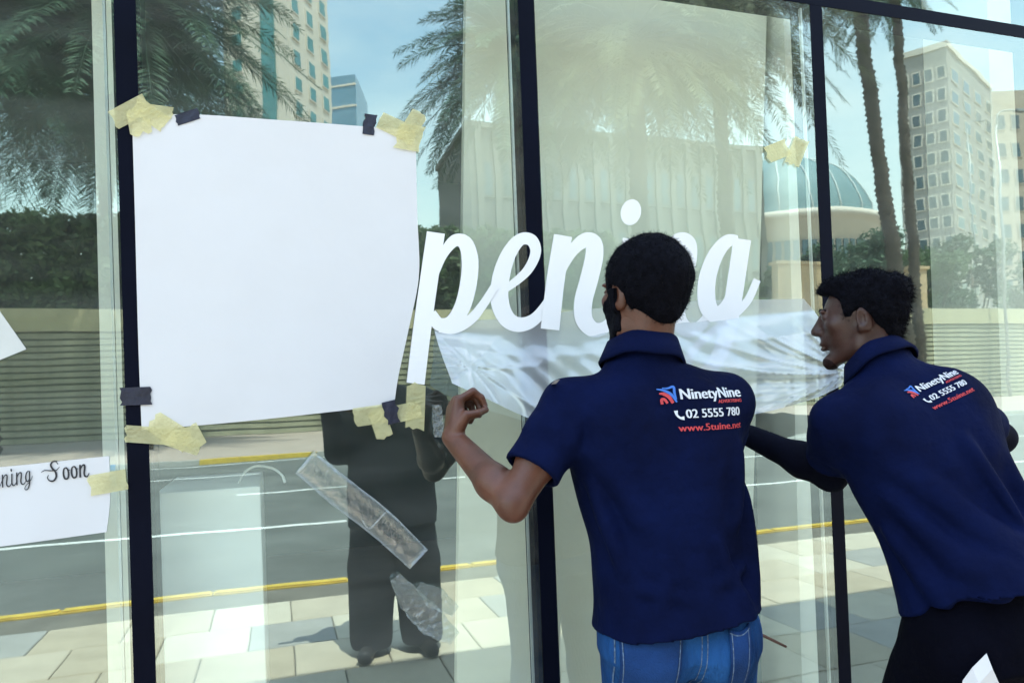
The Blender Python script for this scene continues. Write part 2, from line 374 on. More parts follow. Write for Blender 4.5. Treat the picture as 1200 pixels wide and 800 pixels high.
# ------------------------------------------------------------------ the shop building
BH = 5.9
shop = empty('shop_building', (3, 4, 0))
def sb(*a, **k): return adopt(box(*a, **k), shop)
X0, X1 = -7.0, 13.0
HD = 3.62
sb('wall', (X0, 0.02, HD), (X1, 7.0, BH), MT['render'])
sb('wall', (X0, 0.02, -0.19), (X0 + 0.3, 7.0, HD), MT['render'])
sb('wall', (X1 - 0.3, 0.02, -0.19), (X1, 7.0, HD), MT['render'])
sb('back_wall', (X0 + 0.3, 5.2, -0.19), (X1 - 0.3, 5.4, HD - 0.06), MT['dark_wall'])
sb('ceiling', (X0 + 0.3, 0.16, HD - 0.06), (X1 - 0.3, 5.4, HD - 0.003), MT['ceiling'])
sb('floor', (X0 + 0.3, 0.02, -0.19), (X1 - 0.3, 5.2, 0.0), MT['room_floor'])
tag(shop, 'pale rendered shop building above and behind the glass front', 'building')

front = empty('glass_shopfront', (0.7, 0.05, 0))
mx = [G(158, 400)[0], G(631, 400)[0], G(973, 400)[0]]
print('MULLIONS', mx)
sp = (mx[2] - mx[0]) / 2
xs = [mx[0] - sp * k for k in range(6, 0, -1)] + mx + [mx[2] + sp * k for k in range(1, 11)]
xs = [x for x in xs if X0 + 0.4 < x < X1 - 0.4]
edges = [X0 + 0.33] + xs + [X1 - 0.33]
TZ = G(1100, 22)[2]; print('TRANSOM', TZ)
def fb(*a, **k): return adopt(box(*a, **k), front)
for x in xs:
    fb('mullion_cap', (x - 0.0235, -0.0015, 0.092), (x + 0.0235, -0.0002, HD - 0.102), MT['frame'])
    fb('silicone_joint', (x - 0.0036, -0.0001, 0.09), (x + 0.0036, 0.0095, HD - 0.10), MT['gasket'])
    fb('mullion', (x - 0.031, 0.0125, 0.0), (x + 0.031, 0.085, HD), MT['frame'])
    fb('glazing_bead', (x - 0.050, 0.0125, 0.10), (x - 0.044, 0.022, TZ - 0.03), MT['silver'])
fb('transom_cap', (edges[0], -0.0019, TZ - 0.022), (edges[-1], -0.0003, TZ + 0.022), MT['frame'])
fb('silicone_joint', (edges[0], -0.0002, TZ - 0.0036), (edges[-1], 0.0092, TZ + 0.0036), MT['gasket'])
fb('transom', (edges[0], 0.0135, TZ - 0.030), (edges[-1], 0.084, TZ + 0.030), MT['frame'])
fb('bottom_rail', (edges[0], -0.025, -0.008), (edges[-1], 0.10, 0.09), MT['frame'])
fb('head_rail', (edges[0], -0.026, HD - 0.10), (edges[-1], 0.10, HD - 0.002), MT['frame'])
def pane(x0, x1, z0, z1):
    o = box('glass_pane', (x0, 0.0, z0), (x1, 0.010, z1), MT['glass'])
    o.data.materials.append(MT['glass_in'])
    for p in o.data.polygons:
        if p.normal.y > -0.5: p.material_index = 1
    return adopt(o, front)
for a, b in zip(edges[:-1], edges[1:]):
    pane(a + 0.004, b - 0.004, 0.085, TZ - 0.004)
    pane(a + 0.004, b - 0.004, TZ + 0.004, HD - 0.09)
tag(front, 'dark framed glass shopfront mirroring the street and palms', 'shopfront')

# ------------------------------------------------------------------ things standing inside behind the glass
def upright(name, pl, y, th, mat, label, cat, zlim=(0.0, HD - 0.07)):
    """A slab inside the room, its left and right edges given as two photo points each."""
    (l0, l1), (r0, r1) = pl
    A, B, C, D = [onY(*p, y) for p in (l0, l1, r0, r1)]
    def at(p, q, z): t = (z - p[2]) / (q[2] - p[2]); return p + (q - p) * t
    z0, z1 = zlim
    f = [at(A, B, z0), at(C, D, z0), at(C, D, z1), at(A, B, z1)]
    b = [np.array([p[0], p[1] + th, p[2]]) for p in f]
    o = obj_py(name, f + b, [(0, 1, 2, 3), (5, 4, 7, 6), (1, 5, 6, 2), (4, 0, 3, 7), (3, 2, 6, 7), (4, 5, 1, 0)], mat)
    return tag(o, label, cat)
upright('cream_board', (((546, 0), (535, 800)), ((899, 0), (877, 800))), 0.24, 0.03, MT['board'],
        'tall cream backing board standing inside behind the lettering', 'board')
upright('white_column', (((107, 0), (127, 800)), ((141, 0), (161, 800))), 0.20, 0.20, MT['column'],
        'slim pale column inside beside the taped white paper', 'column')
upright('white_column', (((918, 0), (940, 800)), ((962, 0), (990, 800))), 0.20, 0.22, MT['column'],
        'pale column inside between the cream board and the leaning man', 'column')
upright('white_column', (((1160, 100), (1186, 800)), ((1252, 100), (1275, 800))), 0.22, 0.3, MT['column'],
        'broad pale column inside beyond the leaning man', 'column')
c0, c1 = onY(181, 577, 0.13), onY(305, 570, 0.13)
pl = box('display_plinth', (c0[0], 0.13, 0.0), (c1[0], 0.55, (c0[2] + c1[2]) / 2), MT['plinth'], bevel=0.004)
tag(pl, 'pale square display plinth standing inside under the big paper', 'plinth')
zt = (c0[2] + c1[2]) / 2
cp = [onY(280, 568, 0.2), onY(287, 553, 0.2), onY(300, 546, 0.19), onY(318, 548, 0.17), onY(330, 556, 0.16), onY(334, 565, 0.15)]
cp[0][2] = zt + 0.003
tag(tube('white_cable', catmull(cp, 8), 0.0035, MT['cable'], n=6), 'thin white cable looping up from the plinth top', 'cable')
a, b = onY(884, 735, 0.9), onY(934, 690, 0.9)
cr = empty('storage_crate', (a[0] + 0.2, 1.1, 0))
adopt(box('body', (a[0] - 0.15, 0.9, 0.0), (b[0] + 0.10, 1.35, max(b[2], 0.25)), MT['crate'], bevel=0.01), cr)
adopt(box('lid', (a[0] - 0.17, 0.88, max(b[2], 0.25) + 0.001), (b[0] + 0.12, 1.37, max(b[2], 0.25) + 0.04), MT['crate'], bevel=0.008), cr)
tag(cr, 'dark teal storage crate on the shop floor', 'crate')

# ------------------------------------------------------------------ across the street
capz = V(60, 362, 34)[2]; capb = V(60, 389, 34)[2]
wall = empty('boundary_wall', (0, WY - 0.3, 0))
def wb(*a, **k): return adopt(box(*a, **k), wall)
WX0, WX1 = -60, 110
wb('backing', (WX0, WY - 0.6, -0.19), (WX1, WY - 0.10, capb), MT['wallback'])
wb('cap', (WX0, WY - 0.65, capb), (WX1, WY + 0.06, capz), MT['wallcap'])
nb = 17; bh = (capb - 0.02) / nb
bm0 = box('board', (WX0, WY - 0.10, 0.02), (WX1, WY, 0.02 + bh * 0.70), MT['wallboard'])
adopt(bm0, wall)
for i in range(1, nb):
    o = bm0.copy(); COL.objects.link(o); o.location.z += bh * i; o.location.y -= rnd.uniform(0, 0.03)
tag(wall, 'long olive wall of horizontal boards across the road', 'wall')

def leaves(name, centers, radii, n, size, mat, parent=None, flat=0.0, seed=0):
    r = np.random.default_rng(seed); centers = np.asarray(centers, float); radii = np.asarray(radii, float)
    vol = radii.prod(axis=1); k = r.choice(len(centers), n, p=vol / vol.sum())
    d = r.normal(size=(n, 3)); d /= np.linalg.norm(d, axis=1)[:, None]
    rad = r.uniform(0.35, 1, n) ** (1 / 2.2) * r.normal(1, 0.10, n)
    c = centers[k] + d * radii[k] * rad[:, None]
    a = r.normal(size=(n, 3)); a /= np.linalg.norm(a, axis=1)[:, None]
    b = np.cross(a, r.normal(size=(n, 3))); b /= np.linalg.norm(b, axis=1)[:, None]
    s = size * r.uniform(0.6, 1.3, n)[:, None]
    Vt = np.stack([c - a * s, c + b * s * 0.45, c + a * s, c - b * s * 0.45], 1).reshape(-1, 3)
    return obj_np(name, Vt, np.arange(4 * n).reshape(-1, 4), mat, parent)

# hedge above the wall on the left part, trees to the right
HYY = -35.6
def hedge(x0, x1, ztop, y, label, seed, mat):
    r = np.random.default_rng(seed); cs, rs = [], []
    n = int((x1 - x0) / 0.9)
    for i in range(n):
        x = x0 + (i + 0.5) * (x1 - x0) / n; zt_ = ztop - r.uniform(0, 0.9)
        for z in np.arange(0.5, zt_, 1.0):
            cs.append((x + r.normal(0, 0.15), y + r.normal(0, 0.25), z)); rs.append((0.65, 0.7, 0.85))
    h = empty('hedge', ((x0 + x1) / 2, y, 0))
    adopt(leaves('foliage', cs, rs, int(330 * len(cs)), 0.27, mat, None, seed=seed), h)
    for i in range(0, n, 2):
        x = x0 + (i + 0.5) * (x1 - x0) / n
        adopt(tube('stem', [(x, y, -0.2), (x + 0.1, y, 2), (x, y, ztop - 1.5)], [0.08, 0.06, 0.03], MT['wood'], None, 6), h)
    return tag(h, label, 'hedge')
hz = V(60, 248, 35.6)[2]
hedge(V(-60, 300, 35.6)[0], V(330, 300, 35.6)[0], hz, HYY, 'dense tall hedge above the board wall under the palms', 3, MT['leaf'])
hedge(V(440, 300, 35.6)[0], V(720, 300, 35.6)[0], V(510, 262, 35.6)[2], HYY, 'sunlit tall hedge above the board wall behind the script lettering', 5, MT['leaf'])

def tree(px, py_top, Y, rx, label, seed, mat=None, group='trees beyond the wall'):
    r = np.random.default_rng(seed); t = V(px, py_top, Y); base = np.array([t[0], t[1], 0.0]); H = t[2]
    o = empty('broadleaf_tree', base)
    cs, rs = [], []
    for i in range(26):
        a = r.uniform(0, 6.28); q = r.uniform(0, 1) ** 0.5
        cs.append((t[0] + rx * q * math.cos(a), t[1] + rx * q * math.sin(a), H * r.uniform(0.5, 0.92))); s = r.uniform(0.28, 0.5) * rx
        rs.append((s, s, s * 0.8))
    trunk = tube_arr([base + (0, 0, -0.2), base + (0.1, 0, H * 0.3), base + (0, 0.1, H * 0.7)], [0.28, 0.2, 0.1], 8)
    Vs, Fs = [trunk[0]], list(trunk[1]); off = len(trunk[0])
    for c in cs[:10]:
        b = tube_arr([base + (0.05, 0, H * 0.3), (base + np.array(c)) / 2 + (0, 0, H * 0.12), np.array(c)], [0.11, 0.07, 0.03], 5)
        Vs.append(b[0]); Fs += [tuple(i + off for i in f) for f in b[1]]; off += len(b[0])
    Fs = [f if len(set(f)) == 4 else tuple(dict.fromkeys(f)) for f in Fs]
    adopt(obj_py('trunk', np.vstack(Vs), Fs, MT['wood'], None, True), o)
    adopt(leaves('crown', cs, rs, 5200, 0.20, mat or MT['leaf2'], None, seed=seed), o)
    return tag(o, label, 'tree', group)
tree(1020, 262, 44, 2.6, 'rounded green tree in front of the domed hall', 21)
tree(1085, 285, 42, 2.4, 'low spreading tree in front of the apartment block', 22, MT['leaf'])
tree(1135, 268, 45, 2.6, 'green tree below the right edge of the apartment block', 23)
tree(975, 275, 41, 2.2, 'green tree beside the buff planter block', 24)
tree(1215, 280, 43, 2.6, 'dark tree past the street lamp', 25)
tree(905, 300, 43, 2.0, 'small tree left of the buff planter block', 26, MT['leaf'])
# buff blocks standing on the wall line
for (a, b, y0, y1, lab) in ((905, 972, 306, 350, 'wide buff stone planter block on the board wall'), (1062, 1087, 313, 350, 'narrow buff stone pillar with a cap on the board wall')):
    p, q = V(a, y0, 34.2), V(b, y1, 34.2)
    o = empty('stone_planter', (p[0], p[1], capz))
    z0 = capz; h = p[2]
    adopt(box('body', (p[0] + 0.15, -34.5, z0 - 0.002), (q[0] - 0.15, -33.95, h - 0.2), MT['planter']), o)
    adopt(box('rim', (p[0], -34.6, h - 0.2), (q[0], -33.85, h), MT['planter']), o)
    tag(o, lab, 'planter')

# date palms
def palm(crown, base, L, nf, label, seed, mat=None, trunk_r=0.32, leaflets=95):
    r = np.random.default_rng(seed); crown = np.asarray(crown, float); base = np.asarray(base, float)
    o = empty('palm_tree', base)
    n = int(max(14, np.linalg.norm(crown - base) / 0.16)); seg = 14
    mid = (crown + base) / 2 + np.array([r.normal(0, .15), 0, 0])
    tt = np.linspace(0, 1, n)[:, None]
    pts = (1 - tt) ** 2 * base + 2 * tt * (1 - tt) * mid + tt ** 2 * crown
    ang = np.linspace(0, 2 * np.pi, seg, endpoint=False)
    Vt, F = [], []
    for i, p in enumerate(pts):                             # old leaf bases make a jagged, ringed trunk
        tp = i / (n - 1)
        base_r = trunk_r * (1.12 - 0.25 * tp + 0.35 * max(0, tp - 0.88) / 0.12)
        rr = base_r * (1 + (0.17 if i % 2 else -0.05) * (0.6 + 0.8 * (np.sin(ang * 4.0 + i * 1.3) > 0)) + r.normal(0, .05, seg))
        for j in range(seg): Vt.append(p + np.array([rr[j] * math.cos(ang[j]), rr[j] * math.sin(ang[j]), 0]))
    for i in range(n - 1):
        for j in range(seg): F.append((i * seg + j, i * seg + (j + 1) % seg, (i + 1) * seg + (j + 1) % seg, (i + 1) * seg + j))
    adopt(obj_np('trunk', Vt, F, MT['bark']), o)
    LV = []; RV, RF, ro = [], [], 0
    for f in range(nf):
        az = f * 2.39996 + r.uniform(-.2, .2); q = (f + 0.5) / nf
        el = R(78 - 108 * q + r.uniform(-7, 7)); Lf = L * r.uniform(0.82, 1.08) * (0.75 + 0.25 * min(1, q * 3))
        s = np.linspace(0, 1, 26); dr = 0.55 * Lf * (0.45 + 0.55 * math.cos(el)) * (0.8 + .4 * r.random())
        h = np.array([math.cos(az), math.sin(az), 0]); sideb = np.array([-math.sin(az), math.cos(az), 0]) * r.normal(0, .10) * Lf
        rach = crown + np.outer(s * Lf * math.cos(el), h) + np.outer(s * Lf * math.sin(el) - dr * s ** 2.2, (0, 0, 1)) + np.outer(s ** 2, sideb)
        tv, tf = tube_arr(rach[::5], np.linspace(0.035, 0.008, len(rach[::5])), 4)
        RV.append(tv); RF += [tuple(i + ro for i in g) for g in tf]; ro += len(tv)
        m = leaflets; u = np.linspace(0.14, 1.0, m); u = u + r.normal(0, .003, m)
        pp = np.stack([np.interp(u, s, rach[:, k]) for k in range(3)], 1)
        tan = np.stack([np.interp(u, s, np.gradient(rach[:, k], s)) for k in range(3)], 1); tan /= np.linalg.norm(tan, axis=1)[:, None]
        side = np.cross(tan, (0, 0, 1.0)); side /= np.linalg.norm(side, axis=1)[:, None] + 1e-9
        up = np.cross(side, tan)
        ll = 0.50 * (L / 4.0) * (0.45 + 0.75 * np.sin(np.pi * np.clip(u, 0, 1) ** 0.8)) * r.uniform(0.8, 1.15, m)
        for sg in (-1, 1):
            d = side * sg * 0.80 + tan * 0.62 + up * r.normal(0.12, .16, m)[:, None] + r.normal(0, .07, (m, 3))
            d /= np.linalg.norm(d, axis=1)[:, None]
            tip = pp + d * ll[:, None]; tip[:, 2] -= 0.16 * ll
            wv = np.cross(d, up) * 0.020
            mdp = pp + d * ll[:, None] * 0.5; mdp[:, 2] -= 0.02 * ll
            LV.append(np.stack([pp, mdp + wv, tip, mdp - wv], 1).reshape(-1, 3))
    LV = np.vstack(LV); nq = len(LV) // 4
    crownv = np.vstack([LV] + RV); RF = [f for f in RF if len(set(f)) == 4]
    F = np.vstack([np.arange(4 * nq).reshape(-1, 4), np.array(RF) + 4 * nq])
    adopt(obj_np('crown', crownv, F, mat or MT['palm']), o)
    return tag(o, label, 'palm tree', 'date palms across the road')
def palm_px(px, py, Y, L, nf, label, seed, **k):
    c = V(px, py, Y); dx = k.pop('dx', 0.0)
    return palm(c, (c[0] + dx, c[1], 0.0 if Y < 34 else -0.2), L, nf, label, seed, **k)
palm_px(150, 8, 25, 6.0, 150, 'dark feathery date palm rising behind the big taped paper', 31)
palm_px(122, 118, 39, 8.6, 170, 'dense date palm with drooping fronds behind the left hedge', 36)
palm_px(-30, 20, 27, 6.2, 150, 'date palm at the far left above the hedge', 32)
palm_px(606, 66, 26, 5.2, 130, 'date palm with fronds reaching across the sky gap', 33)
palm_px(742, 50, 22, 5.2, 190, 'date palm hanging over the cream board reflection', 34, mat=MT['palm2'])
palm_px(838, 0, 27, 6.6, 190, 'broad date palm beside the one hanging over the cream board', 38, mat=MT['palm2'])
ca, cb = V(1000, -30, 30), V(1068, 330, 30)
palm(ca, (cb[0], cb[1], 0), 3.8, 50, 'leaning date palm with jagged trunk before the domed hall', 35, trunk_r=0.36)
ca, cb = V(1047, -15, 32), V(1072, 330, 32)
palm(ca, (cb[0] + 0.3, cb[1], 0), 3.4, 44, 'second leaning date palm close behind the jagged trunk', 37, trunk_r=0.28)

# ------------------------------------------------------------------ far buildings
def facade_grid(bld, p0, ux, n, z0, cols, floors, fh, cw, ww, wh, matw, sill=0.9, frame=None):
    """windows on one face: p0 lower left corner, ux along it, n outward normal; each window its own part"""
    p0, ux, n = np.array(p0, float), np.array(ux, float), np.array(n, float)
    for f in range(floors):
        for c in range(cols):
            o = p0 + ux * (cw * (c + 0.5) - ww / 2) + np.array([0, 0, z0 + f * fh + sill])
            def quad(a, d0, d1, w_, h_):
                A = a + n * d0; B = a + n * d1; up = np.array([0, 0, h_]); U = ux * w_
                return [A, A + U, A + U + up, A + up, B, B + U, B + U + up, B + up]
            FF = [(0, 3, 2, 1), (4, 5, 6, 7), (0, 1, 5, 4), (1, 2, 6, 5), (2, 3, 7, 6), (3, 0, 4, 7)]
            fr = adopt(obj_py('window', quad(o - ux * 0.25 - np.array([0, 0, 0.25]), -0.1, 0.18, ww + 0.5, wh + 0.5), FF, frame or MT['facade2']), bld)
            pn = obj_py('pane', quad(o, 0.10, 0.21, ww, wh), FF, matw); pn.parent = fr
            pn.matrix_parent_inverse = fr.matrix_world.inverted() @ Matrix.Identity(4)
bpy.context.view_layer.update()
def prism_box(name, A, B, C, z0, z1, mat, parent):
    """box on the plan corner points A-B (front), B-C (side)"""
    A, B, C = [np.array([*p[:2]]) for p in (A, B, C)]; D = A + (C - B)
    vs_ = [(*A, z0), (*B, z0), (*C, z0), (*D, z0), (*A, z1), (*B, z1), (*C, z1), (*D, z1)]
    o = obj_py(name, vs_, BOXF, mat)
    bm = bmesh.new(); bm.from_mesh(o.data); bmesh.ops.recalc_face_normals(bm, faces=bm.faces); bm.to_mesh(o.data); bm.free()
    return adopt(o, parent)
# apartment block on the right
YA = 120
A, B = V(1056, 200, YA), V(1116, 200, YA - 8); C = V(1166, 200, YA + 8)
topz = V(1090, 76, YA)[2]
ap = empty('apartment_block', (B[0], B[1], 0))
prism_box('wall', A, B, C, -0.2, topz, MT['facade'], ap)
uA = (B - A); uA[2] = 0; lA = np.linalg.norm(uA); uA /= lA
uC = (C - B); uC[2] = 0; lC = np.linalg.norm(uC); uC /= lC
nA = np.array([-uA[1], uA[0], 0]); nA *= np.sign(nA[1]); nC = np.array([-uC[1], uC[0], 0]); nC *= np.sign(nC[1])
fl = 15; fh = topz / (fl + 0.6)
facade_grid(ap, [A[0], A[1], 0], uA, nA, 0, 4, fl, fh, lA / 4, lA / 4 * 0.56, fh * 0.52, MT['win'])
facade_grid(ap, [B[0], B[1], 0], uC, nC, 0, 4, fl, fh, lC / 4, lC / 4 * 0.48, fh * 0.52, MT['win'])
prism_box('parapet', A + nA * 0.3 - uA * 0.3, B + nA * 0.3 + uA * 0.3, C + nA * 0.3 + uA * 0.3, topz, topz + 1.2, MT['facade2'], ap)
tag(ap, 'beige apartment block with rows of framed windows', 'building')
# low wing of the apartment block, paler
A2, B2, C2 = V(1150, 200, 135), V(1235, 200, 130), V(1290, 200, 150)
t2 = V(1180, 105, 132)[2]
ap2 = empty('office_block', (B2[0], B2[1], 0))
prism_box('wall', A2, B2, C2, -0.2, t2, MT['facade3'], ap2)
u2 = (B2 - A2); u2[2] = 0; l2 = np.linalg.norm(u2); u2 /= l2; n2 = np.array([-u2[1], u2[0], 0]); n2 *= np.sign(n2[1])
facade_grid(ap2, [A2[0], A2[1], 0], u2, n2, 0, 5, 10, t2 / 10.5, l2 / 5, l2 / 5 * 0.5, t2 / 10.5 * 0.5, MT['win'], frame=MT['facade3'])
tag(ap2, 'brown stone office block beyond the apartment block', 'building')
# tower seen in the gap above the big paper
YT = 115
A, B, C = V(262, 60, YT + 3), V(338, 60, YT - 5), V(386, 60, YT + 6)
tz = V(340, -70, YT)[2]
tw = empty('tower_block', (B[0], B[1], 0))
prism_box('wall', A, B, C, -0.2, tz, MT['facade2'], tw)
uA = (B - A); uA[2] = 0; lA = np.linalg.norm(uA); uA /= lA; uC = (C - B); uC[2] = 0; lC = np.linalg.norm(uC); uC /= lC
nA = np.array([-uA[1], uA[0], 0]); nA *= np.sign(nA[1]); nC = np.array([-uC[1], uC[0], 0]); nC *= np.sign(nC[1])
for (s0, s1, m) in ((0.60, 0.80, 'teal'),):
    a_, b_ = A + uA * lA * s0 + nA * 0.25, A + uA * lA * s1 + nA * 0.25
    prism_box('glass_strip', a_, b_, b_ - nA * 1.0, 2, tz - 1.5, MT[m], tw)
nfl = 18
facade_grid(tw, [B[0], B[1], 0], uC, nC, 0, 3, nfl, tz / (nfl + 0.5), lC / 3, lC / 3 * 0.40, tz / nfl * 0.5, MT['teal'])
facade_grid(tw, [A[0], A[1], 0], uA * 1.0, nA, 0, 1, nfl, tz / (nfl + 0.5), lA * 0.45, lA * 0.14, tz / nfl * 0.45, MT['teal'])
tag(tw, 'pale residential tower with a teal glass strip', 'building')
A, B, C = V(384, 120, 190), V(417, 120, 186), V(430, 120, 205)
gz = V(400, 88, 188)[2]
gb = empty('glass_office', (B[0], B[1], 0))
prism_box('wall', A, B, C, -0.2, gz, MT['blue'], gb)
u = B - A; u[2] = 0; l = np.linalg.norm(u); u /= l; n_ = np.array([-u[1], u[0], 0]); n_ *= np.sign(n_[1])
for i in range(14):
    z = gz * (i + 1) / 14.5
    a_, b_ = A + n_ * 0.2, B + n_ * 0.2
    prism_box('floor_band', a_, b_, b_ - n_ * 0.5, z, z + 0.5, MT['facade2'], gb)
tag(gb, 'blue glass office block beside the pale tower', 'building')
# domed hall
YD = 95
cx = V(985, 200, YD)[0]; rD = abs(V(1078, 200, YD)[0] - V(886, 200, YD)[0]) / 2
zd0, zd1 = V(985, 246, YD)[2], V(985, 154, YD)[2]
dh = empty('domed_hall', (cx, -YD - rD, 0))
na, nr_ = 48, 12
def dome(name, r0, zb, zt_, mat, k=1.0):
    Vt, F = [], []
    for i in range(nr_ + 1):
        a = i / nr_ * math.pi / 2
        for j in range(na):
            t = j / na * 2 * math.pi
            Vt.append((cx + r0 * math.cos(a) * math.cos(t) * k, -YD - rD + r0 * math.cos(a) * math.sin(t) * k, zb + (zt_ - zb) * math.sin(a)))
    for i in range(nr_):
        for j in range(na): F.append((i * na + j, i * na + (j + 1) % na, (i + 1) * na + (j + 1) % na, (i + 1) * na + j))
    return adopt(obj_np(name, Vt, F, mat, None, True), dh)
dome('dome', rD, zd0, zd1, MT['dome'])
for i in range(20):
    t = i / 20 * 2 * math.pi
    pts = [(cx + (rD + .1) * math.cos(a) * math.cos(t), -YD - rD + (rD + .1) * math.cos(a) * math.sin(t), zd0 + (zd1 - zd0 + .1) * math.sin(a)) for a in np.linspace(0, math.pi / 2 * .97, 9)]
    adopt(tube('rib', pts, 0.16, MT['domeb'], None, 5), dh)
Vt, F = [], []
for k_, (rr, z) in enumerate(((rD * 1.06, -0.2), (rD * 1.06, zd0 - 1.0), (rD * 1.12, zd0 - 1.0), (rD * 1.12, zd0 + 0.1), (rD * 0.98, zd0 + 0.1))):
    for j in range(na): Vt.append((cx + rr * math.cos(j / na * 2 * math.pi), -YD - rD + rr * math.sin(j / na * 2 * math.pi), z))
for i in range(4):
    for j in range(na): F.append((i * na + j, i * na + (j + 1) % na, (i + 1) * na + (j + 1) % na, (i + 1) * na + j))
adopt(obj_np('drum', Vt, F, MT['facade2']), dh)
for f in range(3):
    for j in range(40):
        t = (j + 0.5) / 40 * math.pi
        c = np.array([cx + rD * 1.065 * math.cos(t), -YD - rD + rD * 1.065 * math.sin(t), 0]); tg = np.array([-math.sin(t), math.cos(t), 0]); nn = np.array([math.cos(t), math.sin(t), 0])
        z = zd0 * (0.12 + 0.27 * f); hw = rD * 0.028; hh = zd0 * 0.17
        q = [c - tg * hw - nn * .2 + (0, 0, z), c + tg * hw - nn * .2 + (0, 0, z), c + tg * hw + nn * .12 + (0, 0, z), c - tg * hw + nn * .12 + (0, 0, z)]
        adopt(obj_py('window', [*q, *[p + np.array([0, 0, hh]) for p in q]], BOXF, MT['win']), dh)
tag(dh, 'round hall with a wide ribbed teal dome', 'building')
# dark arcaded block, raised to screen bright sky from the reflection
A, B = V(552, 250, 66), V(896, 250, 66); C = B + np.array([0, -14.0, 0]); az_ = V(740, 165, 66)[2]
ab_ = empty('sky_screen_arcade', ((A[0] + B[0]) / 2, A[1], 0))
prism_box('wall', A, B, C, -0.2, az_, MT['arcade'], ab_)
prism_box('cornice', A + np.array([-0.3, 0.4, 0]), B + np.array([0.3, 0.4, 0]), C + np.array([0.3, 0, 0]), az_, az_ + 0.5, MT['pilaster'], ab_)
for i in range(19):
    x = A[0] + (B[0] - A[0]) * (i + 0.5) / 19
    adopt(box('pilaster', (x - 0.28, A[1], 0), (x + 0.28, A[1] + 0.45, az_ - 0.01), MT['pilaster']), ab_)
wA = (B[0] - A[0]) / 19
facade_grid(ab_, [A[0] + wA / 2, A[1], 0], [1, 0, 0], [0, 1, 0], 0, 18, 4, az_ / 4.1, wA, wA * 0.42, az_ / 4.1 * 0.5, MT['win'], sill=0.7, frame=MT['arcade'])
tag(ab_, 'long dark block with pilasters, raised to screen sky behind the lettering', 'building')
# street lamps
def lamp(px, pyt, Y, arm, label):
    t = V(px, pyt, Y); o = empty('street_lamp', (t[0], t[1], 0)); H = t[2]
    adopt(tube('pole', [(t[0], t[1], -0.1), (t[0], t[1], H * 0.5), (t[0], t[1], H - 1.0)], [0.11, 0.09, 0.06], MT['lamp'], None, 10), o)
    pts = catmull([(t[0], t[1], H - 1.0), (t[0] + arm * 0.06, t[1], H - 0.35), (t[0] + arm * 0.35, t[1], H - 0.05), (t[0] + arm, t[1], H + 0.05)], 6)
    adopt(tube('arm', pts, 0.05, MT['lamp'], None, 8), o)
    e = pts[-1]
    adopt(box('lamp_head', (e[0] - 0.35, e[1] - 0.14, e[2] - 0.09), (e[0] + 0.40, e[1] + 0.14, e[2] + 0.07), MT['lamp'], bevel=0.03), o)
    return tag(o, label, 'street lamp', 'street lamps across the road')
lamp(1167, 128, 33, 2.0, 'tall street lamp with a curved arm before the brown office block')
lamp(1134, 140, 62, 2.2, 'distant street lamp in front of the apartment block')
#@@GLASSTHINGS
# ------------------------------------------------------------------ things stuck on the glass
def boundary(pts, n):
    c = catmull(pts, 12) if len(pts) > 2 else np.array(pts, float)
    s = np.concatenate([[0], np.cumsum(np.linalg.norm(np.diff(c, axis=0), axis=1))]); s /= s[-1]
    u = np.linspace(0, 1, n)
    return np.stack([np.interp(u, s, c[:, 0]), np.interp(u, s, c[:, 1])], 1)
def sheet_px(name, top, right, bottom, left, nu, nv, off, mat, th=0.0006):
    """a sheet lying over the glass; edges as photo points (top and bottom left to right, sides top to bottom); off(u,v) metres proud"""
    T, B = boundary(top, nu), boundary(bottom, nu); L_, R_ = boundary(left, nv), boundary(right, nv)
    Vt = []
    for j in range(nv):
        v = j / (nv - 1)
        for i in range(nu):
            u = i / (nu - 1)
            p = (1 - v) * T[i] + v * B[i] + (1 - u) * L_[j] + u * R_[j] - ((1 - u) * (1 - v) * T[0] + u * (1 - v) * T[-1] + (1 - u) * v * B[0] + u * v * B[-1])
            Vt.append(G(p[0], p[1], off(u, v)))
    F = [(j * nu + i, j * nu + i + 1, (j + 1) * nu + i + 1, (j + 1) * nu + i) for j in range(nv - 1) for i in range(nu - 1)]
    F = [tuple(reversed(f)) for f in F]
    return obj_py(name, Vt, F, mat, None, True)

big_off = lambda u, v: 0.0030 + 0.0009 * math.sin(3.1 * u + 2 * v) ** 2 + 0.0007 * math.sin(7 * u - 3 * v + 1) + 0.012 * max(0, u - 0.80) / 0.2 * max(0, v - 0.45) ** 1.2 * (1.15 - v) * 2 + 0.004 * max(0, v - .9) * math.sin(16 * u)
tag(sheet_px('white_paper', [(155, 146), (205, 134), (330, 141), (487, 153)], [(487, 153), (489, 250), (491, 322), (479, 385), (467, 440), (462, 474)],
             [(166, 504), (300, 492), (462, 474)], [(155, 146), (158, 250), (162, 400), (166, 504)], 40, 40, big_off, MT['paper'], 0.0005),
    'large blank white paper taped over the glass left of the lettering', 'paper')
notice = sheet_px('paper_notice', [(-118, 556), (0, 547), (128, 534)], [(128, 534), (129, 585), (125, 623)], [(-112, 652), (0, 640), (125, 623)], [(-118, 556), (-115, 600), (-112, 652)],
                  30, 14, lambda u, v: 0.0032 + 0.0008 * math.sin(9 * u + 2 * v) + 0.001 * v * math.sin(14 * u), MT['paper'], 0.0004)
tag(notice, 'small white paper notice with black script writing', 'paper notice')
tag(sheet_px('grey_paper', [(-60, 330), (-2, 362)], [(-2, 362), (31, 409)], [(-70, 450), (31, 409)], [(-60, 330), (-70, 450)], 8, 8,
             lambda u, v: 0.003 + 0.002 * math.sin(4 * u + 3 * v), MT['paper_grey'], 0.0006), 'loose grey paper corner on the glass above the notice', 'paper')

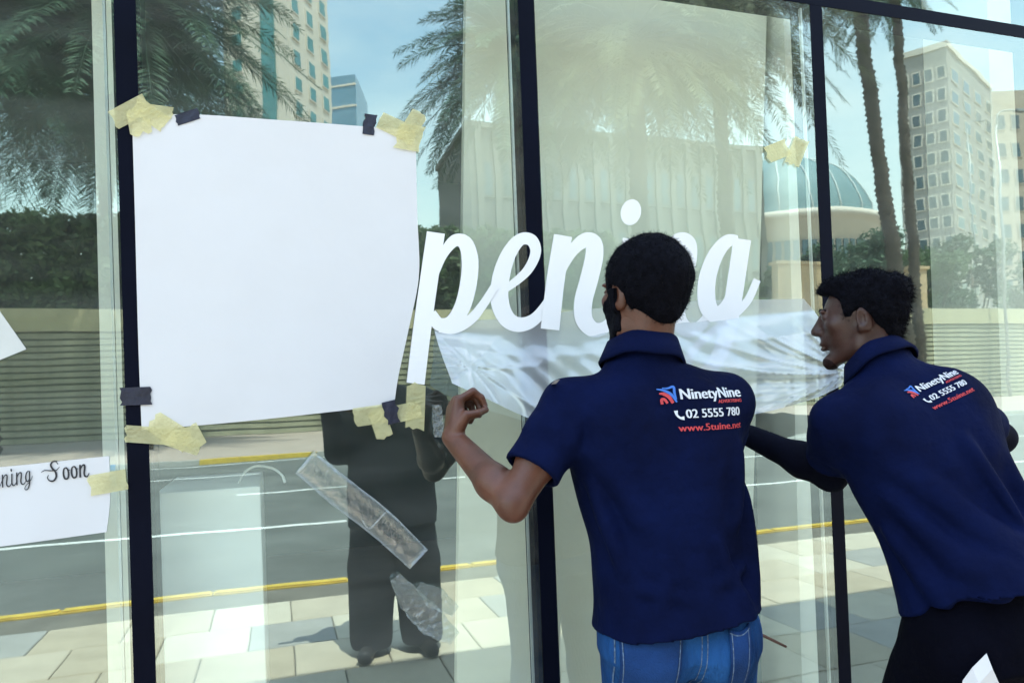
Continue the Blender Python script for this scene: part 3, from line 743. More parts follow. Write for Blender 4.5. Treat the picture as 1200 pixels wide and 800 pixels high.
# strips of tape: centre, length, width in photo pixels, angle; small jagged ends and a ripple
tape_n = [0]
def tape(cx_, cy_, ln, wd, ang, mat, label, cat='tape', group=None, off=0.0052, name='masking_tape'):
    k = tape_n[0]; tape_n[0] += 1
    r = np.random.default_rng(100 + k); a = R(ang); d = np.array([math.cos(a), math.sin(a)]); n = np.array([-d[1], d[0]])
    nu, nv = 8, 6; Vt = []
    jag0, jag1 = r.normal(0, wd * 0.05, nv), r.normal(0, wd * 0.05, nv)
    for j in range(nv):
        for i in range(nu):
            u = i / (nu - 1) - .5; v = j / (nv - 1) - .5
            p = np.array([cx_, cy_]) + d * (u * ln + (jag0[j] if i == 0 else jag1[j] if i == nu - 1 else 0)) + n * (v * wd)
            Vt.append(G(p[0], p[1], off + 0.0001 * (k % 9) + 0.0004 * math.sin(9 * u + 5 * v + k)))
    F = [(j * nu + i, (j + 1) * nu + i, (j + 1) * nu + i + 1, j * nu + i + 1) for j in range(nv - 1) for i in range(nu - 1)]
    o = obj_py(name, Vt, F, mat, None, False)
    return tag(o, label, cat, group)
Y_, K_ = MT['tape_y'], MT['tape_b']
C = 'corner of the big paper'
tape(152, 131, 44, 24, -28, Y_, 'pale yellow tape slanting across the mullion, upper left ' + C)
tape(176, 134, 42, 20, 35, Y_, 'pale yellow tape slanting down right at the upper left ' + C, off=0.0060)
tape(163, 142, 30, 26, 80, Y_, 'upright yellow tape, topmost at the upper left ' + C, off=0.0068)
tape(189, 131, 28, 14, 8, Y_, 'short level yellow tape beside black tape, upper left ' + C, off=0.0056)
tape(461, 148, 36, 20, 25, Y_, 'yellow tape leaning left at the upper right ' + C)
tape(482, 149, 38, 20, -58, Y_, 'yellow tape leaning right at the upper right ' + C, off=0.0060)
tape(480, 161, 30, 30, 10, Y_, 'squarish yellow tape, topmost at the upper right ' + C, off=0.0068)
tape(179, 510, 64, 20, 4, Y_, 'long level yellow tape across the mullion at the lower left ' + C)
tape(199, 505, 50, 26, 32, Y_, 'broad yellow tape slanting at the lower left ' + C, off=0.0060)
tape(212, 518, 46, 18, 18, Y_, 'yellow tape with a loose lower edge at the lower left ' + C, off=0.0068)
tape(226, 511, 26, 22, 62, Y_, 'short steep yellow tape at the lower left ' + C, off=0.0076)
tape(438, 486, 46, 22, -8, Y_, 'level yellow tape left of black tape, lower right ' + C, off=0.0105)
tape(446, 496, 34, 20, 72, Y_, 'upright yellow tape left of black tape, lower right ' + C, off=0.0112)
tape(487, 476, 52, 22, 92, Y_, 'upright yellow tape over the foot of the letter p', off=0.006)
tape(479, 482, 30, 20, -12, Y_, 'level yellow tape beside the foot of the letter p', off=0.008)
tape(127, 565, 44, 24, -10, Y_, 'faded yellow tape holding the script notice to the mullion', off=0.006)
tape(911, 177, 26, 20, -22, Y_, 'short yellow tape lying flatter of the pair on the bare glass', group='tape pair on the bare glass')
tape(934, 178, 32, 18, -68, Y_, 'short yellow tape standing steeper of the pair on the bare glass', group='tape pair on the bare glass')
tape(220, 137, 28, 13, -18, K_, 'black tape on the top edge near the yellow-taped upper left corner', name='black_tape')
tape(433, 146, 14, 24, 8, K_, 'black tape on the top edge near the upper right corner', name='black_tape')
tape(159, 464, 36, 21, -2, K_, 'black tape wrapped across the mullion beside the big paper', off=0.006, name='black_tape')
tape(458, 483, 15, 27, -14, K_, 'black tape at the lower right corner between yellow strips', off=0.0120, name='black_tape')

# script lettering: brush strokes in a 1200x800 tracing of the photo (units of the enlarged tracing, 1/2.857 px)
def stroke(pts, wid):
    c = catmull(pts, 9); s = np.linspace(0, 1, len(c)); w_ = np.interp(s, np.linspace(0, 1, len(wid)), wid)
    t = np.gradient(c, axis=0); t /= np.linalg.norm(t, axis=1)[:, None] + 1e-9
    n = np.stack([-t[:, 1], t[:, 0]], 1)
    return c + n * w_[:, None] / 2, c - n * w_[:, None] / 2
GL = {
 'p': [([(88, 150), (72, 260), (52, 400), (36, 520), (20, 655)], [54, 54, 54, 54, 54]),
       ([(84, 300), (112, 225), (150, 178), (186, 186), (202, 240), (197, 320), (176, 400), (140, 452), (98, 456), (72, 420)], [16, 26, 36, 44, 50, 50, 48, 44, 40, 30]),
       ([(100, 462), (150, 468), (205, 440), (245, 392), (285, 330)], [40, 36, 30, 26, 24])],
 'e': [([(292, 356), (350, 318), (398, 272), (422, 216), (408, 176), (370, 174), (332, 222), (306, 300), (302, 380), (326, 438), (368, 458), (418, 440), (462, 384), (492, 316)],
        [18, 24, 28, 32, 36, 36, 44, 52, 54, 50, 44, 36, 28, 24])],
 'n': [([(514, 160), (500, 240), (486, 330), (470, 474)], [54, 54, 54, 56]),
       ([(486, 350), (512, 270), (548, 208), (588, 176), (616, 186), (618, 232), (600, 310), (582, 380), (584, 440), (616, 474), (660, 462), (706, 398)],
        [16, 26, 34, 44, 50, 54, 54, 54, 52, 46, 34, 24])],
 'i': [([(744, 172), (730, 260), (712, 370), (714, 436), (742, 470), (780, 452), (826, 388)], [54, 54, 54, 52, 46, 34, 24])],
 'dot': [([(741, 48), (741, 82), (740, 122)], [34, 68, 34])],
 'g': [([(1100, 176), (1062, 180), (1022, 230), (996, 310), (996, 386), (1020, 424), (1052, 408), (1082, 350), (1104, 262)], [30, 38, 46, 52, 54, 50, 40, 30, 24]),
       ([(1114, 172), (1098, 280), (1076, 420), (1052, 520), (1010, 600), (950, 622), (930, 580), (980, 510), (1070, 440), (1130, 380), (1164, 308)], [52, 52, 52, 48, 40, 32, 28, 24, 24, 24, 22])],
 'o': [([(150, 176), (104, 196), (76, 270), (68, 360), (84, 434), (126, 456), (168, 430), (194, 350), (196, 260), (176, 196), (150, 176), (190, 230), (250, 250)], [30, 38, 50, 54, 52, 46, 50, 54, 52, 42, 30, 22, 20])],
 'S': [([(330, 60), (290, -10), (210, -20), (150, 50), (180, 150), (240, 240), (240, 360), (160, 450), (60, 430), (20, 350), (60, 290)], [20, 28, 40, 52, 56, 56, 56, 48, 36, 28, 22]),
       ([(-120, 200), (-20, 160), (120, 190), (260, 200), (360, 130)], [14, 26, 32, 26, 14])],
 'O': [([(200, 0), (90, 60), (40, 220), (80, 400), (190, 460), (310, 380), (340, 200), (280, 40), (170, -10), (60, 80)], [40, 54, 60, 60, 54, 56, 60, 50, 36, 20])],
}
def glyph_mesh(strokes, tr, off, wscale=1.0, extra=None):
    Vt, F = [], []
    for k, (pts, wid) in enumerate(strokes):
        a, b = stroke(np.array(pts, float), np.array(wid, float) * wscale * 1.12); o = len(Vt)
        for p, q in zip(a, b):
            ht = off + 0.0003 * k + 0.00028 * len(Vt) / (2 * len(a) * (k + 1)); Vt.append(G(*tr(p), ht)); Vt.append(G(*tr(q), ht))
        F += [(o + 2 * i, o + 2 * i + 2, o + 2 * i + 3, o + 2 * i + 1) for i in range(len(a) - 1)]
    return Vt, F
big = lambda p: (480 + p[0] / 2.857, 220 + p[1] / 2.857)
LO = [0.0022]
def letter(strokes, label, dx=0.0):
    LO[0] += 0.0012 if LO[0] < 0.0028 else -0.0012
    Vt, F = glyph_mesh(strokes, lambda p: big((p[0] + dx, p[1])), LO[0])
    return tag(obj_py('vinyl_letter', Vt, F, MT['vinyl']), label, 'letter', 'white script letters on the glass')
letter(GL['p'], 'white script vinyl letter p beside the big paper')
letter(GL['e'], 'white script vinyl letter e crossing the middle mullion')
letter(GL['n'], 'white script vinyl letter n right after the e')
a_, b_ = glyph_mesh(GL['i'], big, 0.0022)
Vd, Fd = [], []
for j in range(32):
    t = -j / 32 * 2 * math.pi; Vd.append(G(*big((741 + 34 * math.cos(t) + 4 * math.sin(-t), 82 + 43 * math.sin(t))), 0.0022))
li = empty('vinyl_letter', G(*big((741, 300))))
adopt(obj_py('stem', a_, b_, MT['vinyl']), li)
adopt(obj_py('dot', Vd, [tuple(range(32))], MT['vinyl']), li)
tag(li, 'white script vinyl letter i with its round dot above the bearded man', 'letter', 'white script letters on the glass')
letter(GL['n'], 'white script vinyl letter n behind the head of the bearded man', dx=314)
letter(GL['g'], 'white script vinyl letter g with its tail, last of the word')
# the notice's writing
def small_text(word, x, y, sc_, ang, wsc):
    ca_, sa_ = math.cos(R(ang)), math.sin(R(ang)); Vs, Fs = [], []
    adv = {'O': (0, 400), 'p': (0, 255), 'e': (285, 190), 'n': (450, 235), 'i': (680, 125), 'g': (965, 215), 'S': (-120, 520), 'o': (40, 205), ' ': (0, 170)}
    for ch in word:
        x0, w_ = adv[ch]
        if ch != ' ':
            st = GL[ch] + (GL['dot'] if ch == 'i' else [])
            def tr(p):
                u, v = (p[0] - x0) * sc_, (p[1] - 470) * sc_
                return x + u * ca_ - v * sa_, y + u * sa_ + v * ca_
            a, b = glyph_mesh(st, tr, 0.0054, wsc); o = len(Vs); Vs += a; Fs += [tuple(i + o for i in f) for f in b]
        x += w_ * sc_ * ca_; y += w_ * sc_ * sa_
    return Vs, Fs
Vs, Fs = small_text('Opening', -37, 577, 0.047, -9.0, 0.62)
o = obj_py('writing', Vs, Fs, MT['ink'], notice)
Vs, Fs = small_text('Soon', 50, 566, 0.047, -9.0, 0.80)
o = obj_py('writing', Vs, Fs, MT['ink'], notice)

# translucent transfer film peeling off the lower half of the letters
def film_off(u, v):
    x = 506 + 480 * u
    # pulled away from the glass towards the two men's hands
    pull = 0.15 * math.exp(-((u - 0.06) / 0.13) ** 2) * v ** 1.4 + 0.16 * math.exp(-((u - 0.93) / 0.16) ** 2) * (0.25 + v) ** 1.2 * u + 0.10 * v ** 1.6 * math.exp(-((u - .5) / .3) ** 2)
    # folds fan out from where each hand grips
    a1 = math.atan2(v * 0.26 - 0.16, (u - 0.07) * 1.0 + 1e-3); a2 = math.atan2(v * 0.26 - 0.22, (u - 1.0) * 1.0 - 1e-3)
    w1 = 0.010 * (1 - abs(math.sin(5 * a1 + 1.1))) ** 3 * math.exp(-((u - 0.10) / 0.22) ** 2) * (0.15 + v)
    w2 = (0.030 * (1 - abs(math.sin(6.5 * (a2 if a2 > 0 else a2 + 6.28)))) ** 3 + 0.010 * (1 - abs(math.sin(15.3 * a2 + 1))) ** 3) * math.exp(-((u - 0.86) / 0.25) ** 2) * (0.12 + v)
    w3 = 0.006 * math.sin(38 * u + 9 * v) * v + 0.003 * math.sin(90 * u - 14 * v + 2 * math.sin(7 * v)) * (0.1 + v)
    g_ = max(0.0, v - 0.16) / 0.84
    return 0.0016 + max(0.0, (pull + w1 + w2 + w3) * min(1, 4 * g_) + 0.004 * g_)
tag(sheet_px('transfer_film', [(506, 376), (600, 373), (690, 362), (800, 353), (942, 350)], [(942, 350), (962, 376), (991, 430), (986, 452)],
             [(530, 449), (566, 465), (640, 496), (740, 505), (870, 488), (950, 468), (986, 452)], [(506, 376), (515, 408), (530, 449)],
             220, 60, film_off, MT['film'], 0.0002), 'translucent white transfer film peeling off below the letters', 'film')

# clear plastic left on the glass
def plastic(name, pts, wid, thick, crumple, mat, label, seed, off=0.004, cat='plastic strip', band=None):
    c = catmull(pts, 10); n_ = len(c); r = np.random.default_rng(seed); sg = 20
    t = np.gradient(c, axis=0); t /= np.linalg.norm(t, axis=1)[:, None]; nn = np.stack([-t[:, 1], t[:, 0]], 1)
    w_ = np.interp(np.linspace(0, 1, n_), np.linspace(0, 1, len(wid)), wid)
    Vt, F = [], []
    ph = r.uniform(0, 6, 6)
    for i in range(n_):
        for j in range(sg):
            a = j / sg * 2 * math.pi
            cr_ = crumple * (math.sin(i * 1.1 + 3 * a + ph[0]) + math.sin(2.3 * i - 5 * a + ph[1]) + 0.7 * math.sin(3.7 * i + 7 * a + ph[2])) / 2
            p = c[i] + nn[i] * math.cos(a) * w_[i] / 2 * (1 + cr_ * 0.25)
            Vt.append(G(p[0], p[1], off + thick * (1 + math.sin(a)) * 0.5 * (1 + cr_)))
    for i in range(n_ - 1):
        for j in range(sg): F.append((i * sg + j, i * sg + (j + 1) % sg, (i + 1) * sg + (j + 1) % sg, (i + 1) * sg + j))
    F = [tuple(reversed(f)) for f in F]
    F.append(tuple(range(sg - 1, -1, -1))[::-1]); F.append(tuple((n_ - 1) * sg + j for j in range(sg)))
    o = obj_py(name, Vt, F, mat, None, crumple < 0.2)
    tag(o, label, cat)
    return o, c, w_
pt, cc, ww = plastic('plastic_sleeve', [(357, 541), (400, 577), (445, 612), (491, 655)], [34, 36, 35, 31], 0.020, 0.05, MT['cello'], 'clear plastic sleeve stuck slantwise to the glass', 41)
e = catmull([(425, 610), (432, 619), (438, 615), (446, 606), (452, 600)], 5)
tube('tape_band', [G(p[0], p[1], 0.0275) for p in e], 0.0022, MT['cello'], pt, 6)
plastic('crinkled_film', [(463, 676), (482, 702), (506, 728), (533, 748)], [14, 30, 34, 18], 0.016, 0.45, MT['crinkle'], 'crinkled clear film below the slanting plastic sleeve', 42)
plastic('crinkled_film', [(490, 686), (510, 700), (534, 716)], [10, 26, 14], 0.012, 0.5, MT['crinkle'], 'small crinkled film scrap beside the larger crinkled film', 43)
plastic('plastic_scrap', [(512, 474), (513, 492), (514, 512)], [10, 13, 10], 0.006, 0.3, MT['crinkle'], 'narrow clear plastic scrap hanging by the foot of the letter p', 44)
#@@PEOPLE
# ------------------------------------------------------------------ people: smooth implicit bodies turned into one surface each
class Field:
    def __init__(s, lo, hi, h):
        s.lo = np.array(lo, np.float32); s.h = h
        s.n = np.ceil((np.array(hi) - s.lo) / h).astype(int) + 1
        s.F = np.full(s.n, 0.5, np.float32)
        s.ax = [s.lo[i] + h * np.arange(s.n[i], dtype=np.float32) for i in range(3)]
    def blk(s, lo, hi):
        a = np.clip(np.floor((np.array(lo) - s.lo) / s.h).astype(int), 0, s.n - 1); b = np.clip(np.ceil((np.array(hi) - s.lo) / s.h).astype(int) + 1, 1, s.n)
        sl = tuple(slice(a[i], b[i]) for i in range(3))
        return sl, s.ax[0][sl[0]][:, None, None], s.ax[1][sl[1]][None, :, None], s.ax[2][sl[2]][None, None, :]
    def put(s, lo, hi, fn, k=0.02, mode='add'):
        m = 3 * s.h + k
        sl, X, Y, Z = s.blk(np.array(lo) - m, np.array(hi) + m)
        if any(q.stop <= q.start for q in sl): return
        d = fn(X, Y, Z).astype(np.float32); a = s.F[sl]
        if mode == 'add':
            t = np.clip(0.5 + 0.5 * (a - d) / k, 0, 1); s.F[sl] = a * (1 - t) + d * t - k * t * (1 - t)
        elif mode == 'sub':
            d = -d; t = np.clip(0.5 - 0.5 * (a - d) / k, 0, 1); s.F[sl] = a * (1 - t) + d * t + k * t * (1 - t)
        elif mode == 'raw': s.F[sl] = a + d
    def cone(s, p, q, r0, r1, k=0.02, mode='add'):
        p, q = np.array(p, float), np.array(q, float); ab = q - p; L2 = max(ab @ ab, 1e-9); r = max(r0, r1)
        def fn(X, Y, Z):
            t = np.clip(((X - p[0]) * ab[0] + (Y - p[1]) * ab[1] + (Z - p[2]) * ab[2]) / L2, 0, 1)
            return np.sqrt((X - p[0] - t * ab[0]) ** 2 + (Y - p[1] - t * ab[1]) ** 2 + (Z - p[2] - t * ab[2]) ** 2) - (r0 + (r1 - r0) * t)
        s.put(np.minimum(p, q) - r, np.maximum(p, q) + r, fn, k, mode)
    def ell(s, c, rad, rot=None, k=0.02, mode='add'):
        c = np.array(c, float); rad = np.array(rad, float); rot = np.eye(3) if rot is None else np.array(rot); r = rad.max()
        def fn(X, Y, Z):
            dx, dy, dz = X - c[0], Y - c[1], Z - c[2]
            u = [(rot[0, i] * dx + rot[1, i] * dy + rot[2, i] * dz) / rad[i] for i in range(3)]
            q = np.sqrt(u[0] ** 2 + u[1] ** 2 + u[2] ** 2)
            g = np.sqrt((u[0] / rad[0]) ** 2 + (u[1] / rad[1]) ** 2 + (u[2] / rad[2]) ** 2) + 1e-6
            return q * (q - 1) / g
        s.put(c - r, c + r, fn, k, mode)
    def loft(s, base, up, right, secs, k=0.02, n=2.4, mode='add', grow=0.0, lim=None):
        """secs: (metres along up, offset right, offset front, half width, half depth)"""
        base, up, right = [np.array(v, float) for v in (base, up, right)]; up = up / np.linalg.norm(up); right = right - up * (right @ up); right /= np.linalg.norm(right)
        front = np.cross(up, right)
        sec = catmull(np.array(secs, float), 8); sec = sec[np.argsort(sec[:, 0])]
        l0, l1 = (secs[0][0], secs[-1][0]) if lim is None else lim
        def fn(X, Y, Z):
            dx, dy, dz = X - base[0], Y - base[1], Z - base[2]
            t = dx * up[0] + dy * up[1] + dz * up[2]; f = lambda i: np.interp(t, sec[:, 0], sec[:, i])
            a, b = f(3) + grow, f(4) + grow
            u = (dx * right[0] + dy * right[1] + dz * right[2] - f(1)) / a; v = (dx * front[0] + dy * front[1] + dz * front[2] - f(2)) / b
            q = (np.abs(u) ** n + np.abs(v) ** n) ** (1 / n)
            return np.maximum((q - 1) * np.minimum(a, b) * 0.95, np.maximum(l0 - t, t - l1))
        pts = np.array([base + up * c[0] + right * c[1] + front * c[2] for c in secs]); r = max(max(c[3], c[4]) for c in secs) + grow
        s.put(pts.min(0) - r, pts.max(0) + r, fn, k, mode)
    def fold(s, a, b, amp, w_):
        """a soft cloth ridge (amp > 0) or crease along a-b, fading at both ends"""
        p, q = np.array(a, float), np.array(b, float); ab = q - p; L2 = ab @ ab
        def fn(X, Y, Z):
            t = ((X - p[0]) * ab[0] + (Y - p[1]) * ab[1] + (Z - p[2]) * ab[2]) / L2; tc = np.clip(t, 0, 1)
            d2 = (X - p[0] - tc * ab[0]) ** 2 + (Y - p[1] - tc * ab[1]) ** 2 + (Z - p[2] - tc * ab[2]) ** 2
            return -amp * np.sin(np.pi * tc) * (np.exp(-d2 / w_ ** 2) - 0.45 * np.exp(-d2 / (2.2 * w_) ** 2))
        s.put(np.minimum(p, q) - 3 * w_, np.maximum(p, q) + 3 * w_, fn, 0.0, 'raw')
    def mesh(s, name, mat, parent=None, smooth_it=1):
        F = s.F; h = s.h; S = F < 0
        n = np.array(F.shape); c = np.zeros(n - 1, np.uint8)
        cor = [(i, j, k) for i in (0, 1) for j in (0, 1) for k in (0, 1)]
        for (i, j, k) in cor: c += S[i:n[0] - 1 + i, j:n[1] - 1 + j, k:n[2] - 1 + k]
        idx = np.argwhere((c > 0) & (c < 8)); N = len(idx)
        vals = np.stack([F[idx[:, 0] + i, idx[:, 1] + j, idx[:, 2] + k] for (i, j, k) in cor], 1)
        acc = np.zeros((N, 3)); cnt = np.zeros(N); C_ = np.array(cor, float)
        for a in range(8):
            for b in range(a + 1, 8):
                if np.abs(C_[a] - C_[b]).sum() != 1: continue
                m = (vals[:, a] < 0) != (vals[:, b] < 0); va, vb = vals[m, a], vals[m, b]; t = va / (va - vb)
                acc[m] += C_[a] + t[:, None] * (C_[b] - C_[a]); cnt[m] += 1
        Vt = s.lo + h * (idx + acc / cnt[:, None])
        ids = np.full(n - 1, -1, np.int32); ids[idx[:, 0], idx[:, 1], idx[:, 2]] = np.arange(N)
        Q = []
        for ax in range(3):
            sl0 = [slice(None)] * 3; sl1 = [slice(None)] * 3; sl0[ax] = slice(0, -1); sl1[ax] = slice(1, None)
            e = np.argwhere(S[tuple(sl0)] != S[tuple(sl1)])
            u, v = (ax + 1) % 3, (ax + 2) % 3
            e = e[(e[:, u] > 0) & (e[:, v] > 0) & (e[:, u] < n[u] - 1) & (e[:, v] < n[v] - 1)]
            def cid(du, dv):
                q = e.copy(); q[:, u] -= du; q[:, v] -= dv; return ids[q[:, 0], q[:, 1], q[:, 2]]
            q = np.stack([cid(1, 1), cid(0, 1), cid(0, 0), cid(1, 0)], 1)
            inside = S[e[:, 0], e[:, 1], e[:, 2]]
            q[~inside] = q[~inside][:, ::-1]; Q.append(q)
        Q = np.vstack(Q); Q = Q[(Q >= 0).all(1)]
        for _ in range(smooth_it):
            sm = np.zeros_like(Vt); ct = np.zeros(N)
            for k in range(4):
                np.add.at(sm, Q[:, k], Vt[Q[:, (k + 1) % 4]]); np.add.at(ct, Q[:, k], 1)
            ok = ct > 0; Vt[ok] = 0.5 * Vt[ok] + 0.5 * sm[ok] / ct[ok, None]
        return obj_np(name, Vt, Q, mat, parent, True)

def sines(X, Y, Z, seed, freq, n=6, stretch=(1, 1, 1)):
    r = np.random.default_rng(seed); out = 0
    for _ in range(n):
        d = r.normal(size=3); d /= np.linalg.norm(d); f = freq * r.uniform(0.6, 1.5)
        out = out + np.sin(f * (d[0] * X * stretch[0] + d[1] * Y * stretch[1] + d[2] * Z * stretch[2]) + r.uniform(0, 6.28))
    return out / n

def frame(heading, pitch=0, roll=0):
    """columns right, front, up of a head or body facing heading (degrees clockwise from +y)"""
    return np.array(Matrix.Rotation(R(-heading), 3, 'Z') @ Matrix.Rotation(R(pitch), 3, 'X') @ Matrix.Rotation(R(roll), 3, 'Y'))

def add_head(f, c, B, sc_, neck_to, neck_r=0.056):
    W = lambda x, y, z: c + B @ np.array([x, y, z]) * sc_
    e = lambda p, r, k=0.02, mode='add': f.ell(W(*p), np.array(r) * sc_, B, k, mode)
    cn = lambda p, q, r0, r1, k=0.02: f.cone(W(*p), W(*q), r0 * sc_, r1 * sc_, k)
    e((0, -0.016, 0.040), (0.074, 0.096, 0.084))
    e((0, 0.030, -0.018), (0.062, 0.068, 0.088), 0.03)
    for s_ in (-1, 1):
        cn((s_ * 0.054, -0.006, -0.030), (s_ * 0.050, 0.004, -0.070), 0.016, 0.014, 0.02)
        cn((s_ * 0.050, 0.004, -0.070), (s_ * 0.014, 0.080, -0.106), 0.015, 0.014, 0.022)
        e((s_ * 0.043, 0.064, -0.006), (0.021, 0.020, 0.017), 0.02)
        e((s_ * 0.0315, 0.101, 0.017), (0.018, 0.014, 0.010), 0.010, 'sub')
        e((s_ * 0.031, 0.088, 0.034), (0.022, 0.010, 0.0065), 0.012)
        e((s_ * 0.031, 0.083, 0.017), (0.017, 0.0115, 0.0105), 0.004)
    e((0, 0.086, -0.104), (0.020, 0.016, 0.016), 0.018)
    cn((0, 0.090, 0.030), (0, 0.116, -0.014), 0.0080, 0.0115, 0.012)
    e((0, 0.113, -0.019), (0.0135, 0.0125, 0.0100), 0.008)
    for s_ in (-1, 1): e((s_ * 0.0135, 0.103, -0.022), (0.0085, 0.011, 0.0075), 0.006)
    e((0, 0.090, -0.045), (0.026, 0.014, 0.018), 0.014)
    e((0, 0.101, -0.0535), (0.022, 0.0085, 0.0055), 0.005); e((0, 0.0985, -0.0665), (0.020, 0.0090, 0.0065), 0.005)
    e((0, 0.108, -0.060), (0.020, 0.0065, 0.0014), 0.003, 'sub')
    for s_ in (-1, 1):
        E = B @ np.array(Matrix.Rotation(R(-22 * s_), 3, 'Z') @ Matrix.Rotation(R(-10), 3, 'X'))
        f.ell(W(s_ * 0.0775, -0.014, -0.002), np.array((0.0085, 0.0200, 0.0330)) * sc_, E, 0.006)
        f.ell(W(s_ * 0.0850, -0.008, 0.001), np.array((0.0055, 0.0110, 0.0200)) * sc_, E, 0.004, 'sub')
        f.ell(W(s_ * 0.0765, -0.004, -0.026), np.array((0.006, 0.008, 0.010)) * sc_, E, 0.005)
    f.cone(W(0, -0.030, -0.045), neck_to, neck_r, neck_r * 1.06, 0.03)
    return W

def add_hand(f, wrist, u, n, side, curls, thumb_to=None, sc_=1.0, k=0.0028):
    """u along the hand, n out of the palm, side towards the thumb; curls: (spread, mcp, pip, dip) degrees per finger, index first"""
    u = u / np.linalg.norm(u); n = n - u * (n @ u); n /= np.linalg.norm(n); s_ = side - u * (side @ u) - n * (side @ n); s_ /= np.linalg.norm(s_)
    tips = []
    L = [(0.044, 0.026, 0.021), (0.048, 0.030, 0.022), (0.045, 0.028, 0.022), (0.036, 0.021, 0.019)]
    rr = [0.0098, 0.0100, 0.0096, 0.0086]
    for i, (sp_, a, b, c) in enumerate(curls):
        off = (0.030, 0.010, -0.011, -0.030)[i] * sc_; kl = (0.088, 0.092, 0.087, 0.079)[i] * sc_
        K = wrist + u * kl + s_ * off
        f.cone(wrist + u * 0.012 * sc_ + s_ * off * 0.55, K, 0.0165 * sc_, 0.0128 * sc_, 0.010)
        ang = R(a); d0 = u * math.cos(R(sp_)) + s_ * math.sin(R(sp_)); p = K; r = rr[i] * sc_
        for j, (ln, ad) in enumerate(zip(L[i], (0, b, c))):
            ang += R(ad); d = d0 * math.cos(ang) + n * math.sin(ang); q = p + d * ln * sc_
            f.cone(p, q, r * (1.06 - .07 * j), r * (0.98 - .09 * j), k); p = q
        tips.append(p)
    f.ell(wrist + u * 0.045 * sc_ + n * 0.006 * sc_, np.array((0.040, 0.050, 0.017)) * sc_, np.stack([s_, u, n], 1), 0.012)
    t0 = wrist + u * 0.018 * sc_ + s_ * 0.026 * sc_ + n * 0.006 * sc_
    tip = tips[0] + (thumb_to if thumb_to is not None else -d * 0.0) if thumb_to is not None else t0 + (u * 0.075 + s_ * 0.035 + n * 0.02) * sc_
    t1 = t0 + (u * 0.030 + s_ * 0.020 + n * 0.012) * sc_
    t2 = (t1 + tip) / 2 + (s_ * 0.006 - u * 0.004) * sc_
    f.cone(t0, t1, 0.0165 * sc_, 0.0130 * sc_, 0.010); f.cone(t1, t2, 0.0125 * sc_, 0.0108 * sc_, k); f.cone(t2, tip, 0.0105 * sc_, 0.0085 * sc_, k)
    return tips, (t1, t2, tip)

def hair_mesh(name, W, B, c, sc_, line, thick, parent, seed, strands=7000, lump=0.004, extra=None, slen=0.010):
    """hair cap cut along a hair line in head space, roughened, with short strands standing off it"""
    lo, hi = c - 0.20, c + 0.20
    f = Field(lo, hi, 0.0035)
    f.ell(W(0, -0.016, 0.042), (np.array((0.0765, 0.0985, 0.086)) + thick) * sc_, B, 0.01)
    if extra:
        for p, r in extra: f.ell(W(*p), np.array(r) * sc_, B, 0.012)
    X, Y, Z = f.ax[0][:, None, None], f.ax[1][None, :, None], f.ax[2][None, None, :]
    l = [((X - c[0]) * B[0, i] + (Y - c[1]) * B[1, i] + (Z - c[2]) * B[2, i]) / sc_ for i in range(3)]
    f.F += (lump * sines(X, Y, Z, seed, 130, 8) + lump * 0.8 * sines(X, Y, Z, seed + 1, 330, 8)).astype(np.float32)
    ln = np.interp(l[1], [p[0] for p in line], [p[1] for p in line]) + 0.003 * sines(X, Y, Z, seed + 2, 260, 6)
    cut = (ln - l[2]) * 0.85 * sc_
    k = 0.010; t = np.clip(0.5 - 0.5 * (f.F - cut) / k, 0, 1); f.F = (f.F * (1 - t) + cut * t + k * t * (1 - t)).astype(np.float32)
    o = f.mesh(name, MT['hair'], parent)
    if strands:
        me = o.data; nV = len(me.vertices); co = np.empty(nV * 3, np.float32); no = np.empty(nV * 3, np.float32)
        me.vertices.foreach_get('co', co); me.vertices.foreach_get('normal', no); co = co.reshape(-1, 3); no = no.reshape(-1, 3)
        r = np.random.default_rng(seed); i = r.integers(0, nV, strands); outw = co[i] - c; outw /= np.linalg.norm(outw, axis=1)[:, None]
        ok = (no[i] * outw).sum(1) > 0.35; i = i[ok]; outw = outw[ok]; m = len(i)
        d = no[i] * 0.45 + r.normal(0, .55, (m, 3)) + np.array((0, 0, -0.25)); d /= np.linalg.norm(d, axis=1)[:, None]
        w_ = np.cross(d, r.normal(size=(m, 3))); w_ /= np.linalg.norm(w_, axis=1)[:, None]; ll = slen * r.uniform(0.5, 1.2, m)[:, None]
        p0 = co[i] - no[i] * 0.002
        VV = np.stack([p0 - w_ * 0.0006, p0 + w_ * 0.0006, p0 + d * ll + w_ * 0.0002, p0 + d * ll - w_ * 0.0002], 1).reshape(-1, 3)
        Vb = np.vstack([co, VV]); nF = len(me.polygons); lv = np.empty(nF * 4, np.int32); me.loops.foreach_get('vertex_index', lv)
        Fb = np.vstack([lv.reshape(-1, 4), np.arange(4 * m).reshape(-1, 4) + nV])
        me2 = mesh_np(name, Vb, Fb, True); me2.materials.append(MT['hair']); o.data = me2
    return o

